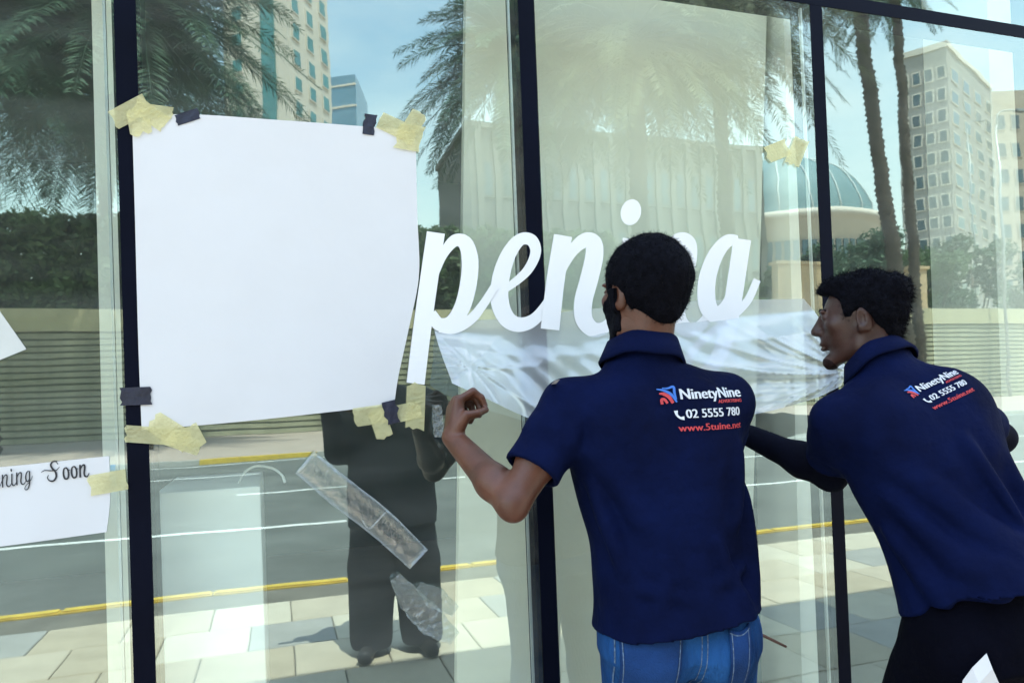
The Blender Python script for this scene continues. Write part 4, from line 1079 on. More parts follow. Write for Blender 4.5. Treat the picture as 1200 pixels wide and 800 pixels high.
def beard_mesh(c, B, sc_, neck_to, neck_r, top, bottom, yb, th, seed, parent, mous=0.007, mat=None):
    """beard: the face surface grown a little, kept only over jaw, chin and lip"""
    f = Field(c - 0.17, c + 0.17, 0.0032); add_head(f, c, B, sc_, neck_to, neck_r)
    X, Y, Z = f.ax[0][:, None, None], f.ax[1][None, :, None], f.ax[2][None, None, :]
    l = [((X - c[0]) * B[0, i] + (Y - c[1]) * B[1, i] + (Z - c[2]) * B[2, i]) / sc_ for i in range(3)]
    zt_ = np.interp(l[1], [p[0] for p in top], [p[1] for p in top]); zb = np.interp(l[1], [p[0] for p in bottom], [p[1] for p in bottom])
    g = np.maximum(np.maximum(l[2] - zt_, zb - l[2]), yb - l[1])
    m_ = np.maximum(np.maximum(np.abs(l[2] + 0.0425) - mous, 0.078 - l[1]), np.abs(l[0]) - 0.034)
    g = np.minimum(g, m_) + 0.002 * sines(X, Y, Z, seed, 300, 6)
    f.F = np.maximum(f.F - th + 0.0016 * sines(X, Y, Z, seed + 1, 420, 8), g * sc_).astype(np.float32)
    return adopt(f.mesh('beard', mat or MT['hair']), parent)
def bvh(*objs):
    vs_, ps = [], []
    for o in objs:
        me = o.data; off = len(vs_); vs_ += [v.co.copy() for v in me.vertices]; ps += [tuple(i + off for i in p.vertices) for p in me.polygons]
    return BVHTree.FromPolygons(vs_, ps)
def drape(tree, pts, d, off):
    """push points along d onto a surface and lift them off it"""
    out = []; d = Vector(d).normalized()
    for p in pts:
        h = tree.ray_cast(Vector(p) - d * 0.4, d, 1.0)
        out.append(np.array(h[0] - d * off) if h[0] is not None else np.array(p))
    return np.array(out)
def text_mesh(s, size):
    cu = bpy.data.curves.new('t', 'FONT'); cu.body = s; cu.size = size; cu.resolution_u = 3
    o = bpy.data.objects.new('t', cu); COL.objects.link(o)
    dg = bpy.context.evaluated_depsgraph_get(); me = bpy.data.meshes.new_from_object(o.evaluated_get(dg))
    bm = bmesh.new(); bm.from_mesh(me); bmesh.ops.triangulate(bm, faces=bm.faces)
    bmesh.ops.subdivide_edges(bm, edges=[e for e in bm.edges if e.calc_length() > size * 0.35], cuts=1); bmesh.ops.triangulate(bm, faces=bm.faces)
    V_ = np.array([v.co[:] for v in bm.verts]).reshape(-1, 3); bm.verts.index_update(); F_ = [tuple(v.index for v in f.verts) for f in bm.faces]
    bm.free(); bpy.data.objects.remove(o, do_unlink=True); bpy.data.curves.remove(cu); bpy.data.meshes.remove(me)
    return V_[:, :2], F_
def print_on(tree, name, V2, F_, org, ux, uz, d, mat, parent, off=0.0022):
    pts = [org + ux * p[0] + uz * p[1] for p in V2]
    o = obj_py(name, drape(tree, pts, d, off), F_, mat); adopt(o, parent); return o
def fit(V2, x0, x1, y0, h=None):
    V2 = V2.copy(); w_ = V2[:, 0].max() - V2[:, 0].min(); V2[:, 0] = (V2[:, 0] - V2[:, 0].min()) / w_ * (x1 - x0) + x0
    if h: V2[:, 1] = V2[:, 1] * h
    V2[:, 1] += y0; return V2
def back_print(tree, org, ux, uz, d, parent, S=1.0):
    """company print: emblem, NinetyNine ADVERTISING, telephone, web address; org = top left, metres"""
    def put(nm, txt, x0, x1, y, h, m, bold=0.0):
        V2, F_ = text_mesh(txt, 1.0); hh = V2[:, 1].max()
        V2 = fit(V2, x0 * S, x1 * S, 0, None); V2[:, 1] = V2[:, 1] / 0.73 * h * S + y * S
        for k_ in range(2 if bold else 1):
            VV = V2.copy(); VV[:, 0] += k_ * bold * S
            print_on(tree, nm, VV, F_, org, ux, uz, d, m, parent, 0.0022 + 0.0003 * k_)
    put('print_name', 'NinetyNine', 0.056, 0.222, -0.034, 0.026, MT['t_white'], 0.0022)
    put('print_tagline', 'ADVERTISING', 0.150, 0.222, -0.0465, 0.0080, MT['t_red'], 0.0008)
    put('print_phone', '02 5555 780', 0.062, 0.212, -0.078, 0.021, MT['t_white'], 0.0016)
    put('print_web', 'www.5tuine.net', 0.040, 0.216, -0.108, 0.0165, MT['t_red'], 0.0012)
    # emblem: blue swoosh corner over a red double arc
    def ribbon2(pts, wid, m, nm):
        a, b = stroke(np.array(pts), np.array(wid)); V2 = np.empty((2 * len(a), 2)); V2[0::2] = a * S; V2[1::2] = b * S
        F_ = [(2 * i, 2 * i + 2, 2 * i + 3, 2 * i + 1) for i in range(len(a) - 1)]
        print_on(tree, nm, V2, F_, org, ux, uz, d, m, parent, 0.0024)
    ribbon2([(0.002, -0.008), (0.020, -0.012), (0.036, -0.022), (0.046, -0.040)], [0.002, 0.006, 0.007, 0.004], MT['t_blue'], 'print_emblem')
    ribbon2([(0.016, -0.006), (0.030, -0.007), (0.044, -0.004), (0.044, -0.018), (0.046, -0.034)], [0.002, 0.004, 0.006, 0.006, 0.003], MT['t_blue'], 'print_emblem')
    ribbon2([(0.007, -0.019), (0.018, -0.020), (0.030, -0.028), (0.037, -0.042)], [0.003, 0.008, 0.009, 0.007], MT['t_red'], 'print_emblem')
    ribbon2([(0.011, -0.044), (0.011, -0.034), (0.018, -0.033), (0.024, -0.042)], [0.007, 0.007, 0.007, 0.006], MT['t_red'], 'print_emblem')
    ribbon2([(0.040, -0.060), (0.041, -0.070), (0.048, -0.077), (0.057, -0.078)], [0.009, 0.005, 0.005, 0.009], MT['t_white'], 'print_handset')
def ribbon_on(tree, name, pts, d, w_, mat, parent, off=0.003):
    """thin strip (stitching, seam) laid along points on a surface"""
    c = catmull(pts, 6); d = np.array(d) / np.linalg.norm(d); t = np.gradient(c, axis=0); t /= np.linalg.norm(t, axis=1)[:, None]
    n = np.cross(t, d); n /= np.linalg.norm(n, axis=1)[:, None]
    A = drape(tree, c + n * w_ / 2, d, off); B_ = drape(tree, c - n * w_ / 2, d, off)
    Vt = np.empty((2 * len(c), 3)); Vt[0::2] = A; Vt[1::2] = B_
    return adopt(obj_py(name, Vt, [(2 * i, 2 * i + 2, 2 * i + 3, 2 * i + 1) for i in range(len(c) - 1)], mat), parent)
def collar(name, c, B, rx, ry, h, flare, mat, parent, gap=40, lift=0.0):
    """turned-down polo collar: a stand and a fall, open at the front"""
    na_, Vt = 44, []
    prof = [(0.0, -0.004), (0.002, h * 0.62), (0.006, h * 0.86), (0.013, h * 0.84), (0.5 * flare + .008, h * 0.4), (flare + .004, -0.002), (flare, -0.006)]
    for i in range(na_ + 1):
        a = R(90 + gap / 2 + (360 - gap) * i / na_)
        for (o_, z) in prof:
            bk = -math.sin(a)
            p = np.array([(rx + o_) * math.cos(a), (ry + o_) * math.sin(a), z + 0.016 * bk + 0.0025 * math.sin(5 * a) * (o_ > .01)])
            Vt.append(c + B @ p)
    m_ = len(prof); F = [(i * m_ + j, i * m_ + j + 1, (i + 1) * m_ + j + 1, (i + 1) * m_ + j) for i in range(na_) for j in range(m_ - 1)]
    o = solid(obj_py(name, Vt, F, mat, None, True), 0.0035, 0); return adopt(o, parent)
def legs(f, hip, hd, jn, r=(0.092, 0.062, 0.054), k=0.03):
    for (h_, kn, an) in jn:
        f.cone(h_, kn, r[0], r[1], k); f.cone(kn, an, r[1], r[2], k)
def shoe(name, ank, head, parent, mat=None):
    fr = np.array([math.sin(R(head)), math.cos(R(head)), 0]); rt = np.array([fr[1], -fr[0], 0])
    a = np.array([ank[0], ank[1], 0.0]) - fr * 0.03
    f = Field(a - (0.34, 0.34, 0.03), a + (0.34, 0.34, 0.2), 0.008)
    f.cone(a + (0, 0, 0.045), a + fr * 0.20 + (0, 0, 0.035), 0.042, 0.040, 0.02); f.cone(a + (0, 0, 0.05), a + (0, 0, 0.10), 0.045, 0.045, 0.03)
    f.put(a - (0.4, 0.4, 0.1), a + (0.4, 0.4, -0.0), lambda X, Y, Z: (Z + 0 * X + 0 * Y) - 0.004, 0.004, 'sub')
    o = f.mesh(name, mat or MT['shoe']); return adopt(o, parent)

# ================================================================= the bearded man in jeans, back to us
def man_one():
    root = empty('person', (0.88, -0.40, 0.0))
    hd = 8.0; B = frame(hd); rt, fr = B[:, 0], B[:, 1]
    pel = np.array((0.876, -0.395, 0.93)); nk = np.array((0.812, -0.388, 1.475))
    sL, sR = np.array((0.634, -0.362, 1.385)), np.array((1.006, -0.424, 1.380))
    eL, wL = P(601, 590, 1.56), P(530, 512, 1.735)
    eR, wR = np.array((1.06, -0.26, 1.17)), np.array((0.93, -0.12, 1.30))
    hc = P(754, 349, 1.70); HB = frame(-9, 2, 3); hs = 1.05
    # --- body (skin): head, neck, both arms and hands, trunk inside the clothes
    f = Field((0.28, -0.66, 0.90), (1.22, 0.02, 1.82), 0.0038)
    W = add_head(f, hc, HB, hs, nk + (0, 0, -0.02))
    f.loft(pel, nk - pel, rt, [(-0.02, 0, 0, 0.15, 0.10), (0.12, 0, 0, 0.145, 0.10), (0.30, 0, 0, 0.165, 0.105), (0.46, 0, 0, 0.15, 0.085), (0.54, 0, 0, 0.07, 0.06)], 0.03)
    for s_, e_, w_ in ((sL, eL, wL), (sR, eR, wR)):
        f.cone(nk + (0, 0, -0.05), s_, 0.045, 0.05, 0.04)
        m_ = s_ + (e_ - s_) * 0.55
        f.cone(s_, m_, 0.050, 0.046, 0.03); f.cone(m_, e_, 0.045, 0.034, 0.02)
        q = e_ + (w_ - e_) * 0.30
        f.cone(e_, q, 0.034, 0.0385, 0.02); f.cone(q, w_, 0.0385, 0.0255, 0.02)
        bk = (e_ - s_) / np.linalg.norm(e_ - s_) - (w_ - e_) / np.linalg.norm(w_ - e_); bk /= np.linalg.norm(bk)
        f.ell(e_ + bk * 0.018, (0.019, 0.019, 0.019), None, 0.018)
    u = P(534, 462, 1.765) - wL
    tips, th = add_hand(f, wL, u, AX_R * 0.92 + np.array([0, 0.35, 0.0]), -AX_F + AX_R * 0.25, [(4, 52, 66, 30), (1, 70, 74, 36), (-2, 80, 80, 40), (-5, 86, 84, 40)], thumb_to=np.array((0.000, -0.007, -0.011)), sc_=0.97)
    add_hand(f, wR, np.array((-0.35, 0.6, 0.5)), np.array((-0.7, 0.0, -0.5)), np.array((0, -0.5, 0.8)), [(4, 40, 40, 20), (1, 44, 44, 20), (-2, 48, 46, 22), (-5, 52, 50, 25)], sc_=0.97)
    body = adopt(f.mesh('body', MT['skin']), root)
    for tp in tips[:1]: pass
    # --- hair, beard
    line = [(-0.14, -0.078), (-0.095, -0.072), (-0.060, -0.058), (-0.036, -0.040), (-0.020, 0.012), (0.008, 0.020), (0.014, -0.024), (0.036, -0.026), (0.042, 0.040), (0.075, 0.072), (0.14, 0.078)]
    adopt(hair_mesh('hair', W, HB, hc, hs, line, 0.012, None, 51, 9000, 0.0035, [((0, -0.072, -0.018), (0.050, 0.034, 0.048)), ((0, -0.05, 0.01), (0.073, 0.06, 0.06))]), root)
    beard_mesh(hc, HB, hs, nk + (0, 0, -0.02), 0.056, [(-0.01, 0.014), (0.030, 0.012), (0.048, -0.004), (0.074, -0.026), (0.090, -0.070), (0.12, -0.078)],
               [(0.0, -0.080), (0.03, -0.100), (0.06, -0.126), (0.1, -0.150)], -0.012, 0.0045, 77, root)
    for s_ in (-1, 1):
        bpy_s = Field(W(s_ * .031, .079, .017) - 0.02, W(s_ * .031, .079, .017) + 0.02, 0.002); bpy_s.ell(W(s_ * .031, .0805, .017), (0.0128,) * 3, None, 0.002)
        eo = adopt(bpy_s.mesh('eye', MT['eye'], None, 0), root)
    # --- polo shirt
    f = Field((0.36, -0.66, 0.78), (1.24, -0.10, 1.56), 0.0046)
    secs = [(-0.16, -0.026, -0.014, 0.202, 0.174), (-0.08, -0.022, -0.014, 0.197, 0.168), (0.0, -0.012, -0.010, 0.186, 0.152), (0.12, 0, 0, 0.186, 0.130), (0.24, 0, -0.004, 0.193, 0.130), (0.34, 0, -0.006, 0.200, 0.128), (0.42, 0, -0.004, 0.196, 0.112), (0.48, 0, 0.0, 0.150, 0.086), (0.545, 0, 0.002, 0.074, 0.068)]
    f.loft(pel, nk - pel, rt, secs, 0.03, 2.5, lim=(-0.036, 0.56))
    for s_, e_ in ((sL, eL), (sR, eR)):
        f.cone(nk + (0, 0, -0.050) + (s_ - nk) * 0.12, s_ + (0, 0, 0.004), 0.066, 0.052, 0.05)
    f.cone(nk + (0, 0, -0.06), nk + (0, 0, 0.012), 0.088, 0.071, 0.03)
    for s_ in (-1, 1): f.ell(nk + rt * s_ * 0.085 - fr * 0.080 + (0, 0, -0.150), (0.075, 0.030, 0.10), B, 0.05)
    ends = []
    for s_, e_ in ((sL, eL), (sR, eR)):
        d = (e_ - s_) / np.linalg.norm(e_ - s_); q = s_ + (e_ - s_) * 0.68
        f.cone(s_, s_ + (e_ - s_) * 0.30, 0.058, 0.063, 0.05); f.cone(s_ + (e_ - s_) * 0.30, q, 0.063, 0.067, 0.02); ends.append((q, d))
    # folds: pulled from shoulder and armpit, slack at the waist
    fold = lambda a, b, r0, r1: f.fold(a, b, 0.034, 1.6 * max(r0, r1))
    bw = lambda x, z, y=-0.128: pel + rt * x + fr * y + np.array([-(z - 0.93) * 0.118, 0, z - 0.93])
    fold(bw(-0.165, 1.29, -0.085), bw(-0.09, 1.10, -0.122), 0.014, 0.008); fold(bw(-0.185, 1.24, -0.06), bw(-0.15, 1.00, -0.10), 0.014, 0.008)
    fold(bw(0.165, 1.30, -0.085), bw(0.115, 1.08, -0.118), 0.013, 0.008); fold(bw(0.185, 1.20, -0.05), bw(0.15, 0.92, -0.10), 0.013, 0.010)
    fold(bw(0.06, 1.10, -0.128), bw(0.115, 0.88, -0.125), 0.008, 0.012); fold(bw(-0.06, 1.02, -0.128), bw(-0.12, 0.86, -0.115), 0.007, 0.012)
    fold(bw(-0.14, 0.99, -0.105), bw(0.0, 0.955, -0.135), 0.009, 0.006); fold(bw(0.14, 1.02, -0.10), bw(0.03, 0.985, -0.133), 0.009, 0.006)
    for t0, t1, a in ((0.15, 0.5, 0.2), (0.1, 0.45, 1.4), (0.22, 0.58, 2.6)):
        d = (eL - sL); p0, p1 = sL + d * t0, sL + d * t1; rr = np.array([math.cos(a) * 0.06, math.sin(a) * -0.06, 0.0])
        fold(p0 + rr, p1 + rr * 0.9 + (0.03, 0, 0), 0.010, 0.007)
    X, Y, Z = f.ax[0][:, None, None], f.ax[1][None, :, None], f.ax[2][None, None, :]
    f.F += (0.0042 * sines(X, Y, Z, 61, 26, 6, (1, 1, 0.55)) + 0.0018 * sines(X, Y, Z, 62, 60, 6, (1, 1, 0.6))).astype(np.float32)
    for q, d in ends:                                              # hollow sleeve ends
        f.cone(q - d * 0.012, q + d * 0.20, 0.052, 0.058, 0.004, 'sub')
        f.put(q - 0.1, q + 0.12, lambda X, Y, Z, q=q, d=d: np.where((X - q[0]) ** 2 + (Y - q[1]) ** 2 + (Z - q[2]) ** 2 < 0.095 ** 2, -((X - q[0]) * d[0] + (Y - q[1]) * d[1] + (Z - q[2]) * d[2]), 0.2), 0.003, 'sub')
    hz0 = 0.834
    f.loft(pel, nk - pel, rt, [(c_[0] - 0.05, c_[1], c_[2], c_[3] - 0.013, c_[4] - 0.013) for c_ in secs[:3]], 0.004, 2.5, 'sub', 0, (-0.3, -0.020))
    shirt = adopt(f.mesh('polo_shirt', MT['polo']), root)
    tr = bvh(shirt)
    # sleeve hem and side vent, shoulder tag
    collar('collar', nk + (0.0, 0.0, 0.004) + fr * 0.004, frame(hd, -5, 7), 0.069, 0.071, 0.052, 0.026, MT['polo2'], root)
    org = P(766, 452, 1.60); end = P(868, 450, 1.64); ux = end - org; ux[2] += 0.004; ux /= np.linalg.norm(ux); uz = np.array((0, 0, 1.0)); uz = uz - ux * (uz @ ux); uz /= np.linalg.norm(uz)
    dn = np.cross(uz, ux); dn = dn / np.linalg.norm(dn)
    if dn @ fr < 0: dn = -dn
    back_print(tr, org, ux, uz, fr, root, 0.93)
    q, d = ends[0]
    sd_ = sL + (0, 0, 0.04)
    tg = P(653, 448, 1.5); v = AX_F
    tp = drape(tr, [tg + AX_R * a + np.array([0, 0, b]) for a, b in ((-.006, -.005), (.005, -.003), (.006, .006), (-.005, .004))], v, 0.003)
    adopt(obj_py('size_tag', tp, [(0, 1, 2, 3)], MT['t_white']), root)
    # --- jeans
    f = Field((0.58, -0.66, 0.04), (1.18, -0.16, 1.02), 0.0050)
    J = [(-0.10, -0.008, 0, 0.174, 0.122), (-0.04, -0.010, 0, 0.170, 0.120), (0.03, -0.010, 0.0, 0.158, 0.112), (0.07, 0, 0, 0.158, 0.108)]
    f.loft(pel, (0, 0, 1), rt, J, 0.03, 2.3)
    for s_ in (-1, 1): f.ell(pel + rt * (s_ * 0.074 - 0.010) - fr * 0.056 + (0, 0, -0.090), (0.095, 0.086, 0.100), B, 0.035)
    hipj = [pel + rt * s_ * 0.088 + (0, 0, -0.08) for s_ in (-1, 1)]
    kn = [pel + rt * s_ * 0.105 + fr * 0.03 + (0, 0, -0.44) for s_ in (-1, 1)]; an = [pel + rt * s_ * 0.12 - fr * 0.02 + (0, 0, -0.85) for s_ in (-1, 1)]
    legs(f, pel, hd, list(zip(hipj, kn, an)), (0.100, 0.075, 0.066), 0.03)
    X, Y, Z = f.ax[0][:, None, None], f.ax[1][None, :, None], f.ax[2][None, None, :]
    f.F += (0.003 * sines(X, Y, Z, 71, 34, 6, (1, 1, 0.8)) + 0.0016 * sines(X, Y, Z, 72, 80, 6, (0.7, 0.7, 1.3))).astype(np.float32)
    je = adopt(f.mesh('jeans', MT['jeans']), root); tj = bvh(je)
    jp = lambda px, py: P(px, py, 1.5)
    def pocket(pp):
        T = [np.array(p, float) for p in pp]; nu, nv = 12, 10; pts = []
        for j in range(nv):
            for i in range(nu):
                u_, v_ = i / (nu - 1), j / (nv - 1)
                q_ = (T[0] * (1 - u_) + T[1] * u_) * (1 - v_) + (T[3] * (1 - u_) + T[2] * u_) * v_; q_ = q_ + np.array([0, 5.0 * math.sin(math.pi * u_) * (1 - v_)])
                pts.append(jp(*q_))
        Vt = drape(tj, pts, AX_F, 0.0035)
        po = solid(obj_py('back_pocket', Vt, [(j * nu + i, (j + 1) * nu + i, (j + 1) * nu + i + 1, j * nu + i + 1) for j in range(nv - 1) for i in range(nu - 1)], MT['jeans2'], None, True), 0.003, 0)
        adopt(po, root)
        ed = [T[0] + (3, 5), T[3] + (3, -4), (T[3] + T[2]) / 2 + (0, 6), T[2] + (-3, -4), T[1] + (-3, 5)]
        for k_ in range(4):
            a, b = np.array(ed[k_]), np.array(ed[k_ + 1])
            ribbon_on(tj, 'stitching', [jp(*(a + (b - a) * t)) for t in (0, .33, .66, 1)], AX_F, 0.0022, MT['thread'], root, 0.0062)
        ribbon_on(tj, 'stitching', [jp(*(T[0] + (T[1] - T[0]) * t + (0, 4 + 5.0 * math.sin(math.pi * t)))) for t in (0.03, .33, .66, 0.97)], AX_F, 0.0024, MT['thread'], root, 0.0062)
    pocket([(731, 738), (808, 742), (800, 838), (735, 838)]); pocket([(866, 750), (896, 748), (893, 836), (868, 838)])
    for off_ in (0, 7):
        ribbon_on(tj, 'stitching', [jp(833 + off_, 730), jp(832 + off_, 765), jp(830 + off_, 800), jp(828 + off_, 840)], AX_F, 0.0020, MT['thread'], root, 0.003)
    ribbon_on(tj, 'stitching', [jp(729, 726), jp(727, 770), jp(728, 840)], AX_F, 0.0024, MT['thread'], root, 0.003)
    tp = drape(tj, [jp(757, 738), jp(768, 743), jp(767, 747), jp(756, 742)], AX_F, 0.009)
    adopt(obj_py('pocket_label', tp, [(0, 3, 2, 1)], MT['t_white']), root)
    for s_, a in zip((-1, 1), an): shoe('shoe', a, hd + 12 * s_, root)
    tag(root, 'bearded man in navy polo and blue jeans peeling film, his back turned', 'person')
    # thin brown tool poking out of his pocket
    a, b = P(884, 739, 1.66), P(921, 757, 1.70)
    k = P(868, 748, 1.64)
    tool = tube('pocket_tool', [k, a, b], [0.0035, 0.004, 0.003], MT['stick'], None, 8)
    tag(tool, 'thin brown tool poking from the right jeans pocket', 'tool')
    return root

# ================================================================= the younger man leaning in from the right
def man_two():
    root = empty('person', (1.44, -0.70, 0.0))
    hd = 13.0; B = frame(hd); rt, fr = B[:, 0], B[:, 1]
    pel = P(1156, 702, 1.60); nk = P(1034, 434, 1.76)
    up = (nk - pel) / np.linalg.norm(nk - pel)
    sL, sR = P(982, 492, 1.71), P(1112, 474, 1.735)
    eL, wL = P(972, 553, 1.84), P(868, 506, 2.02)
    eR, wR = P(1166, 512, 1.92), P(1090, 500, 2.16)
    hc = P(1008, 376, 1.80); hs = 0.905
    vh = math.degrees(math.atan2(hc[0] - CAM[0], hc[1] - CAM[1]))
    HB = frame(vh - 90 + 4, -3, 0)
    f = Field((0.95, -0.92, 0.88), (2.02, 0.03, 1.75), 0.0038)
    W = add_head(f, hc, HB, hs, nk + up * -0.02, 0.050)
    L = np.linalg.norm(nk - pel); rs = rt - up * (rt @ up); rs /= np.linalg.norm(rs)
    f.loft(pel, up, rs, [(-0.02, 0, 0, 0.14, 0.09), (0.2, 0, 0, 0.135, 0.09), (0.36, 0, 0, 0.14, 0.09), (L - 0.08, 0, 0, 0.12, 0.07), (L, 0, 0, 0.06, 0.055)], 0.03)
    for s_, e_, w_ in ((sL, eL, wL), (sR, eR, wR)):
        f.cone(nk - up * 0.06, s_, 0.042, 0.046, 0.04)
        m_ = s_ + (e_ - s_) * 0.55
        f.cone(s_, m_, 0.048, 0.043, 0.03); f.cone(m_, e_, 0.043, 0.036, 0.03)
        q = e_ + (w_ - e_) * 0.28
        f.cone(e_, q, 0.036, 0.038, 0.03); f.cone(q, w_, 0.038, 0.025, 0.03)
    add_hand(f, wL, np.array((-0.55, 0.75, 0.3)), np.array((0.1, 0.5, -0.8)), np.array((0.6, 0.6, 0.1)), [(4, 38, 40, 20), (1, 40, 44, 20), (-2, 44, 46, 22), (-5, 48, 50, 25)], sc_=0.95)
    add_hand(f, wR, np.array((-0.3, 0.75, 0.5)), np.array((-0.2, 0.6, -0.7)), np.array((-0.8, 0.3, 0.2)), [(4, 38, 40, 20), (1, 40, 44, 20), (-2, 44, 46, 22), (-5, 48, 50, 25)], sc_=0.95)
    body = adopt(f.mesh('body', MT['skin2']), root)
    # hair: faded sides, thick top pushed up at the front
    line = [(-0.14, -0.080), (-0.095, -0.074), (-0.060, -0.050), (-0.032, 0.000), (0.004, 0.024), (0.018, 0.004), (0.032, 0.004), (0.040, 0.052), (0.060, 0.074), (0.085, 0.082), (0.16, 0.088)]
    ex = [((0, 0.048, 0.096), (0.054, 0.044, 0.030)), ((0, 0.02, 0.106), (0.058, 0.056, 0.026)), ((0, -0.04, 0.098), (0.064, 0.060, 0.034)), ((0, -0.092, 0.066), (0.058, 0.042, 0.048)), ((0, -0.070, -0.025), (0.056, 0.034, 0.055)), ((0, -0.06, 0.02), (0.070, 0.058, 0.06)), ((0, 0.074, 0.092), (0.045, 0.026, 0.022))]
    adopt(hair_mesh('hair', W, HB, hc, hs, line, 0.007, None, 52, 9000, 0.006, ex, 0.013), root)
    beard_mesh(hc, HB, hs, nk - up * 0.02, 0.050, [(0.0, -0.20), (0.050, -0.20), (0.068, -0.112), (0.082, -0.096), (0.12, -0.090)],
               [(0.0, -0.082), (0.03, -0.100), (0.06, -0.122), (0.1, -0.140)], 0.022, 0.0008, 79, root, -0.05, MT['stubble'])
    for s_ in (-1, 1):
        c_ = W(s_ * .031, .0795, .017)
        fe = Field(c_ - 0.02, c_ + 0.02, 0.002); fe.ell(c_, (0.0122,) * 3, None, 0.002); adopt(fe.mesh('eye', MT['eye'], None, 0), root)
        c_ = W(s_ * .031, .0866, .016)
        fe = Field(c_ - 0.012, c_ + 0.012, 0.0016); fe.ell(c_, (0.0062,) * 3, None, 0.001); adopt(fe.mesh('iris', MT['iris'], None, 0), root)
        bw_ = catmull([W(s_ * .014, .0965, .034), W(s_ * .028, .0945, .040), W(s_ * .048, .079, .036)], 5)
        adopt(tube('eyebrow', bw_, np.interp(np.linspace(0, 1, len(bw_)), [0, .5, 1], [.0036, .0040, .0018]), MT['hair'], None, 6), root)
    # polo shirt
    f = Field((1.00, -0.96, 0.84), (1.96, -0.20, 1.62), 0.0046)
    secs = [(-0.09, 0.0, -0.01, 0.196, 0.166), (-0.03, 0.0, -0.014, 0.190, 0.172), (0.06, 0, -0.012, 0.174, 0.154), (0.18, 0, 0.0, 0.160, 0.125), (0.30, 0, -0.004, 0.176, 0.124), (L - 0.13, 0, -0.006, 0.182, 0.108), (L - 0.06, 0, 0.0, 0.135, 0.084), (L + 0.005, 0, 0.004, 0.068, 0.062)]
    f.loft(pel, up, rs, secs, 0.03, 2.4, lim=(0.012, L + 0.02))
    for s_, e_ in ((sL, eL), (sR, eR)):
        f.cone(nk - up * 0.052 + (s_ - nk) * 0.12, s_, 0.060, 0.048, 0.05)
    frt = np.cross(up, rs)
    f.cone(nk - up * 0.06, nk + up * 0.010, 0.080, 0.063, 0.03)
    for s_ in (-1, 1): f.ell(nk + rs * s_ * 0.085 - frt * 0.074 - up * 0.15, (0.07, 0.035, 0.10), np.stack([rs, frt, up], 1), 0.05)
    ends = []
    for s_, e_ in ((sL, eL), (sR, eR)):
        d = (e_ - s_) / np.linalg.norm(e_ - s_); q = s_ + (e_ - s_) * 0.70
        f.cone(s_, s_ + (e_ - s_) * 0.35, 0.051, 0.058, 0.05); f.cone(s_ + (e_ - s_) * 0.35, q, 0.058, 0.064, 0.02); ends.append((q, d))
    sp = lambda a, t, dp=-0.125: pel + up * t + rs * a + frt * dp
    fold = lambda a, b, r0, r1: f.fold(a, b, 0.046, 1.6 * max(r0, r1))
    fold(sp(-0.14, 0.34, -0.08), sp(0.05, 0.02, -0.135), 0.013, 0.010); fold(sp(-0.10, 0.30, -0.105), sp(0.10, 0.0, -0.12), 0.009, 0.012)
    fold(sp(-0.155, 0.30, -0.04), sp(-0.05, -0.02, -0.13), 0.013, 0.009); fold(sp(-0.168, 0.22, 0.0), sp(-0.13, -0.03, -0.09), 0.012, 0.010)
    fold(sp(0.12, 0.30, -0.09), sp(0.13, 0.02, -0.10), 0.012, 0.010); fold(sp(0.02, 0.36, -0.125), sp(0.07, 0.12, -0.128), 0.006, 0.010)
    fold(sp(-0.15, 0.06, -0.07), sp(-0.03, 0.0, -0.14), 0.010, 0.008); fold(sp(-0.165, 0.02, 0.01), sp(-0.10, -0.04, -0.11), 0.011, 0.009)
    fold(nk + (-0.03, -0.05, -0.03), nk + (-0.02, -0.10, -0.13), 0.010, 0.006)
    X, Y, Z = f.ax[0][:, None, None], f.ax[1][None, :, None], f.ax[2][None, None, :]
    f.F += (0.0042 * sines(X, Y, Z, 63, 30, 6, (1, 1, 0.6)) + 0.0018 * sines(X, Y, Z, 64, 64, 6, (1, 1, 0.7))).astype(np.float32)
    for q, d in ends:
        f.cone(q - d * 0.012, q + d * 0.20, 0.048, 0.055, 0.004, 'sub')
        f.put(q - 0.1, q + 0.12, lambda X, Y, Z, q=q, d=d: np.where((X - q[0]) ** 2 + (Y - q[1]) ** 2 + (Z - q[2]) ** 2 < 0.09 ** 2, -((X - q[0]) * d[0] + (Y - q[1]) * d[1] + (Z - q[2]) * d[2]), 0.2), 0.003, 'sub')
    shirt = adopt(f.mesh('polo_shirt', MT['polo']), root); tr = bvh(shirt)
    nb_ = np.stack([rs, frt, up], 1)
    collar('collar', nk + up * 0.004 + frt * 0.006, nb_ @ np.array(Matrix.Rotation(R(-8), 3, 'X')), 0.059, 0.061, 0.044, 0.028, MT['polo2'], root)
    # black arm sleeves
    for s_, e_, w_ in ((sL, eL, wL), (sR, eR, wR)):
        f = Field(np.minimum(np.minimum(s_, e_), w_) - 0.09, np.maximum(np.maximum(s_, e_), w_) + 0.09, 0.0042)
        a = s_ + (e_ - s_) * 0.42; q = e_ + (w_ - e_) * 0.28
        f.cone(a, e_, 0.0475, 0.0395, 0.03); f.cone(e_, q, 0.0395, 0.0415, 0.03); f.cone(q, w_ - (w_ - e_) * 0.04, 0.0415, 0.0285, 0.03)
        bk = (e_ - s_) / np.linalg.norm(e_ - s_) - (w_ - e_) / np.linalg.norm(w_ - e_); bk /= np.linalg.norm(bk)
        f.ell(e_ + bk * 0.014, (0.030,) * 3, None, 0.025)
        X, Y, Z = f.ax[0][:, None, None], f.ax[1][None, :, None], f.ax[2][None, None, :]
        f.F += (0.0016 * sines(X, Y, Z, 65, 120, 6)).astype(np.float32)
        adopt(f.mesh('arm_sleeve', MT['sleeve']), root)
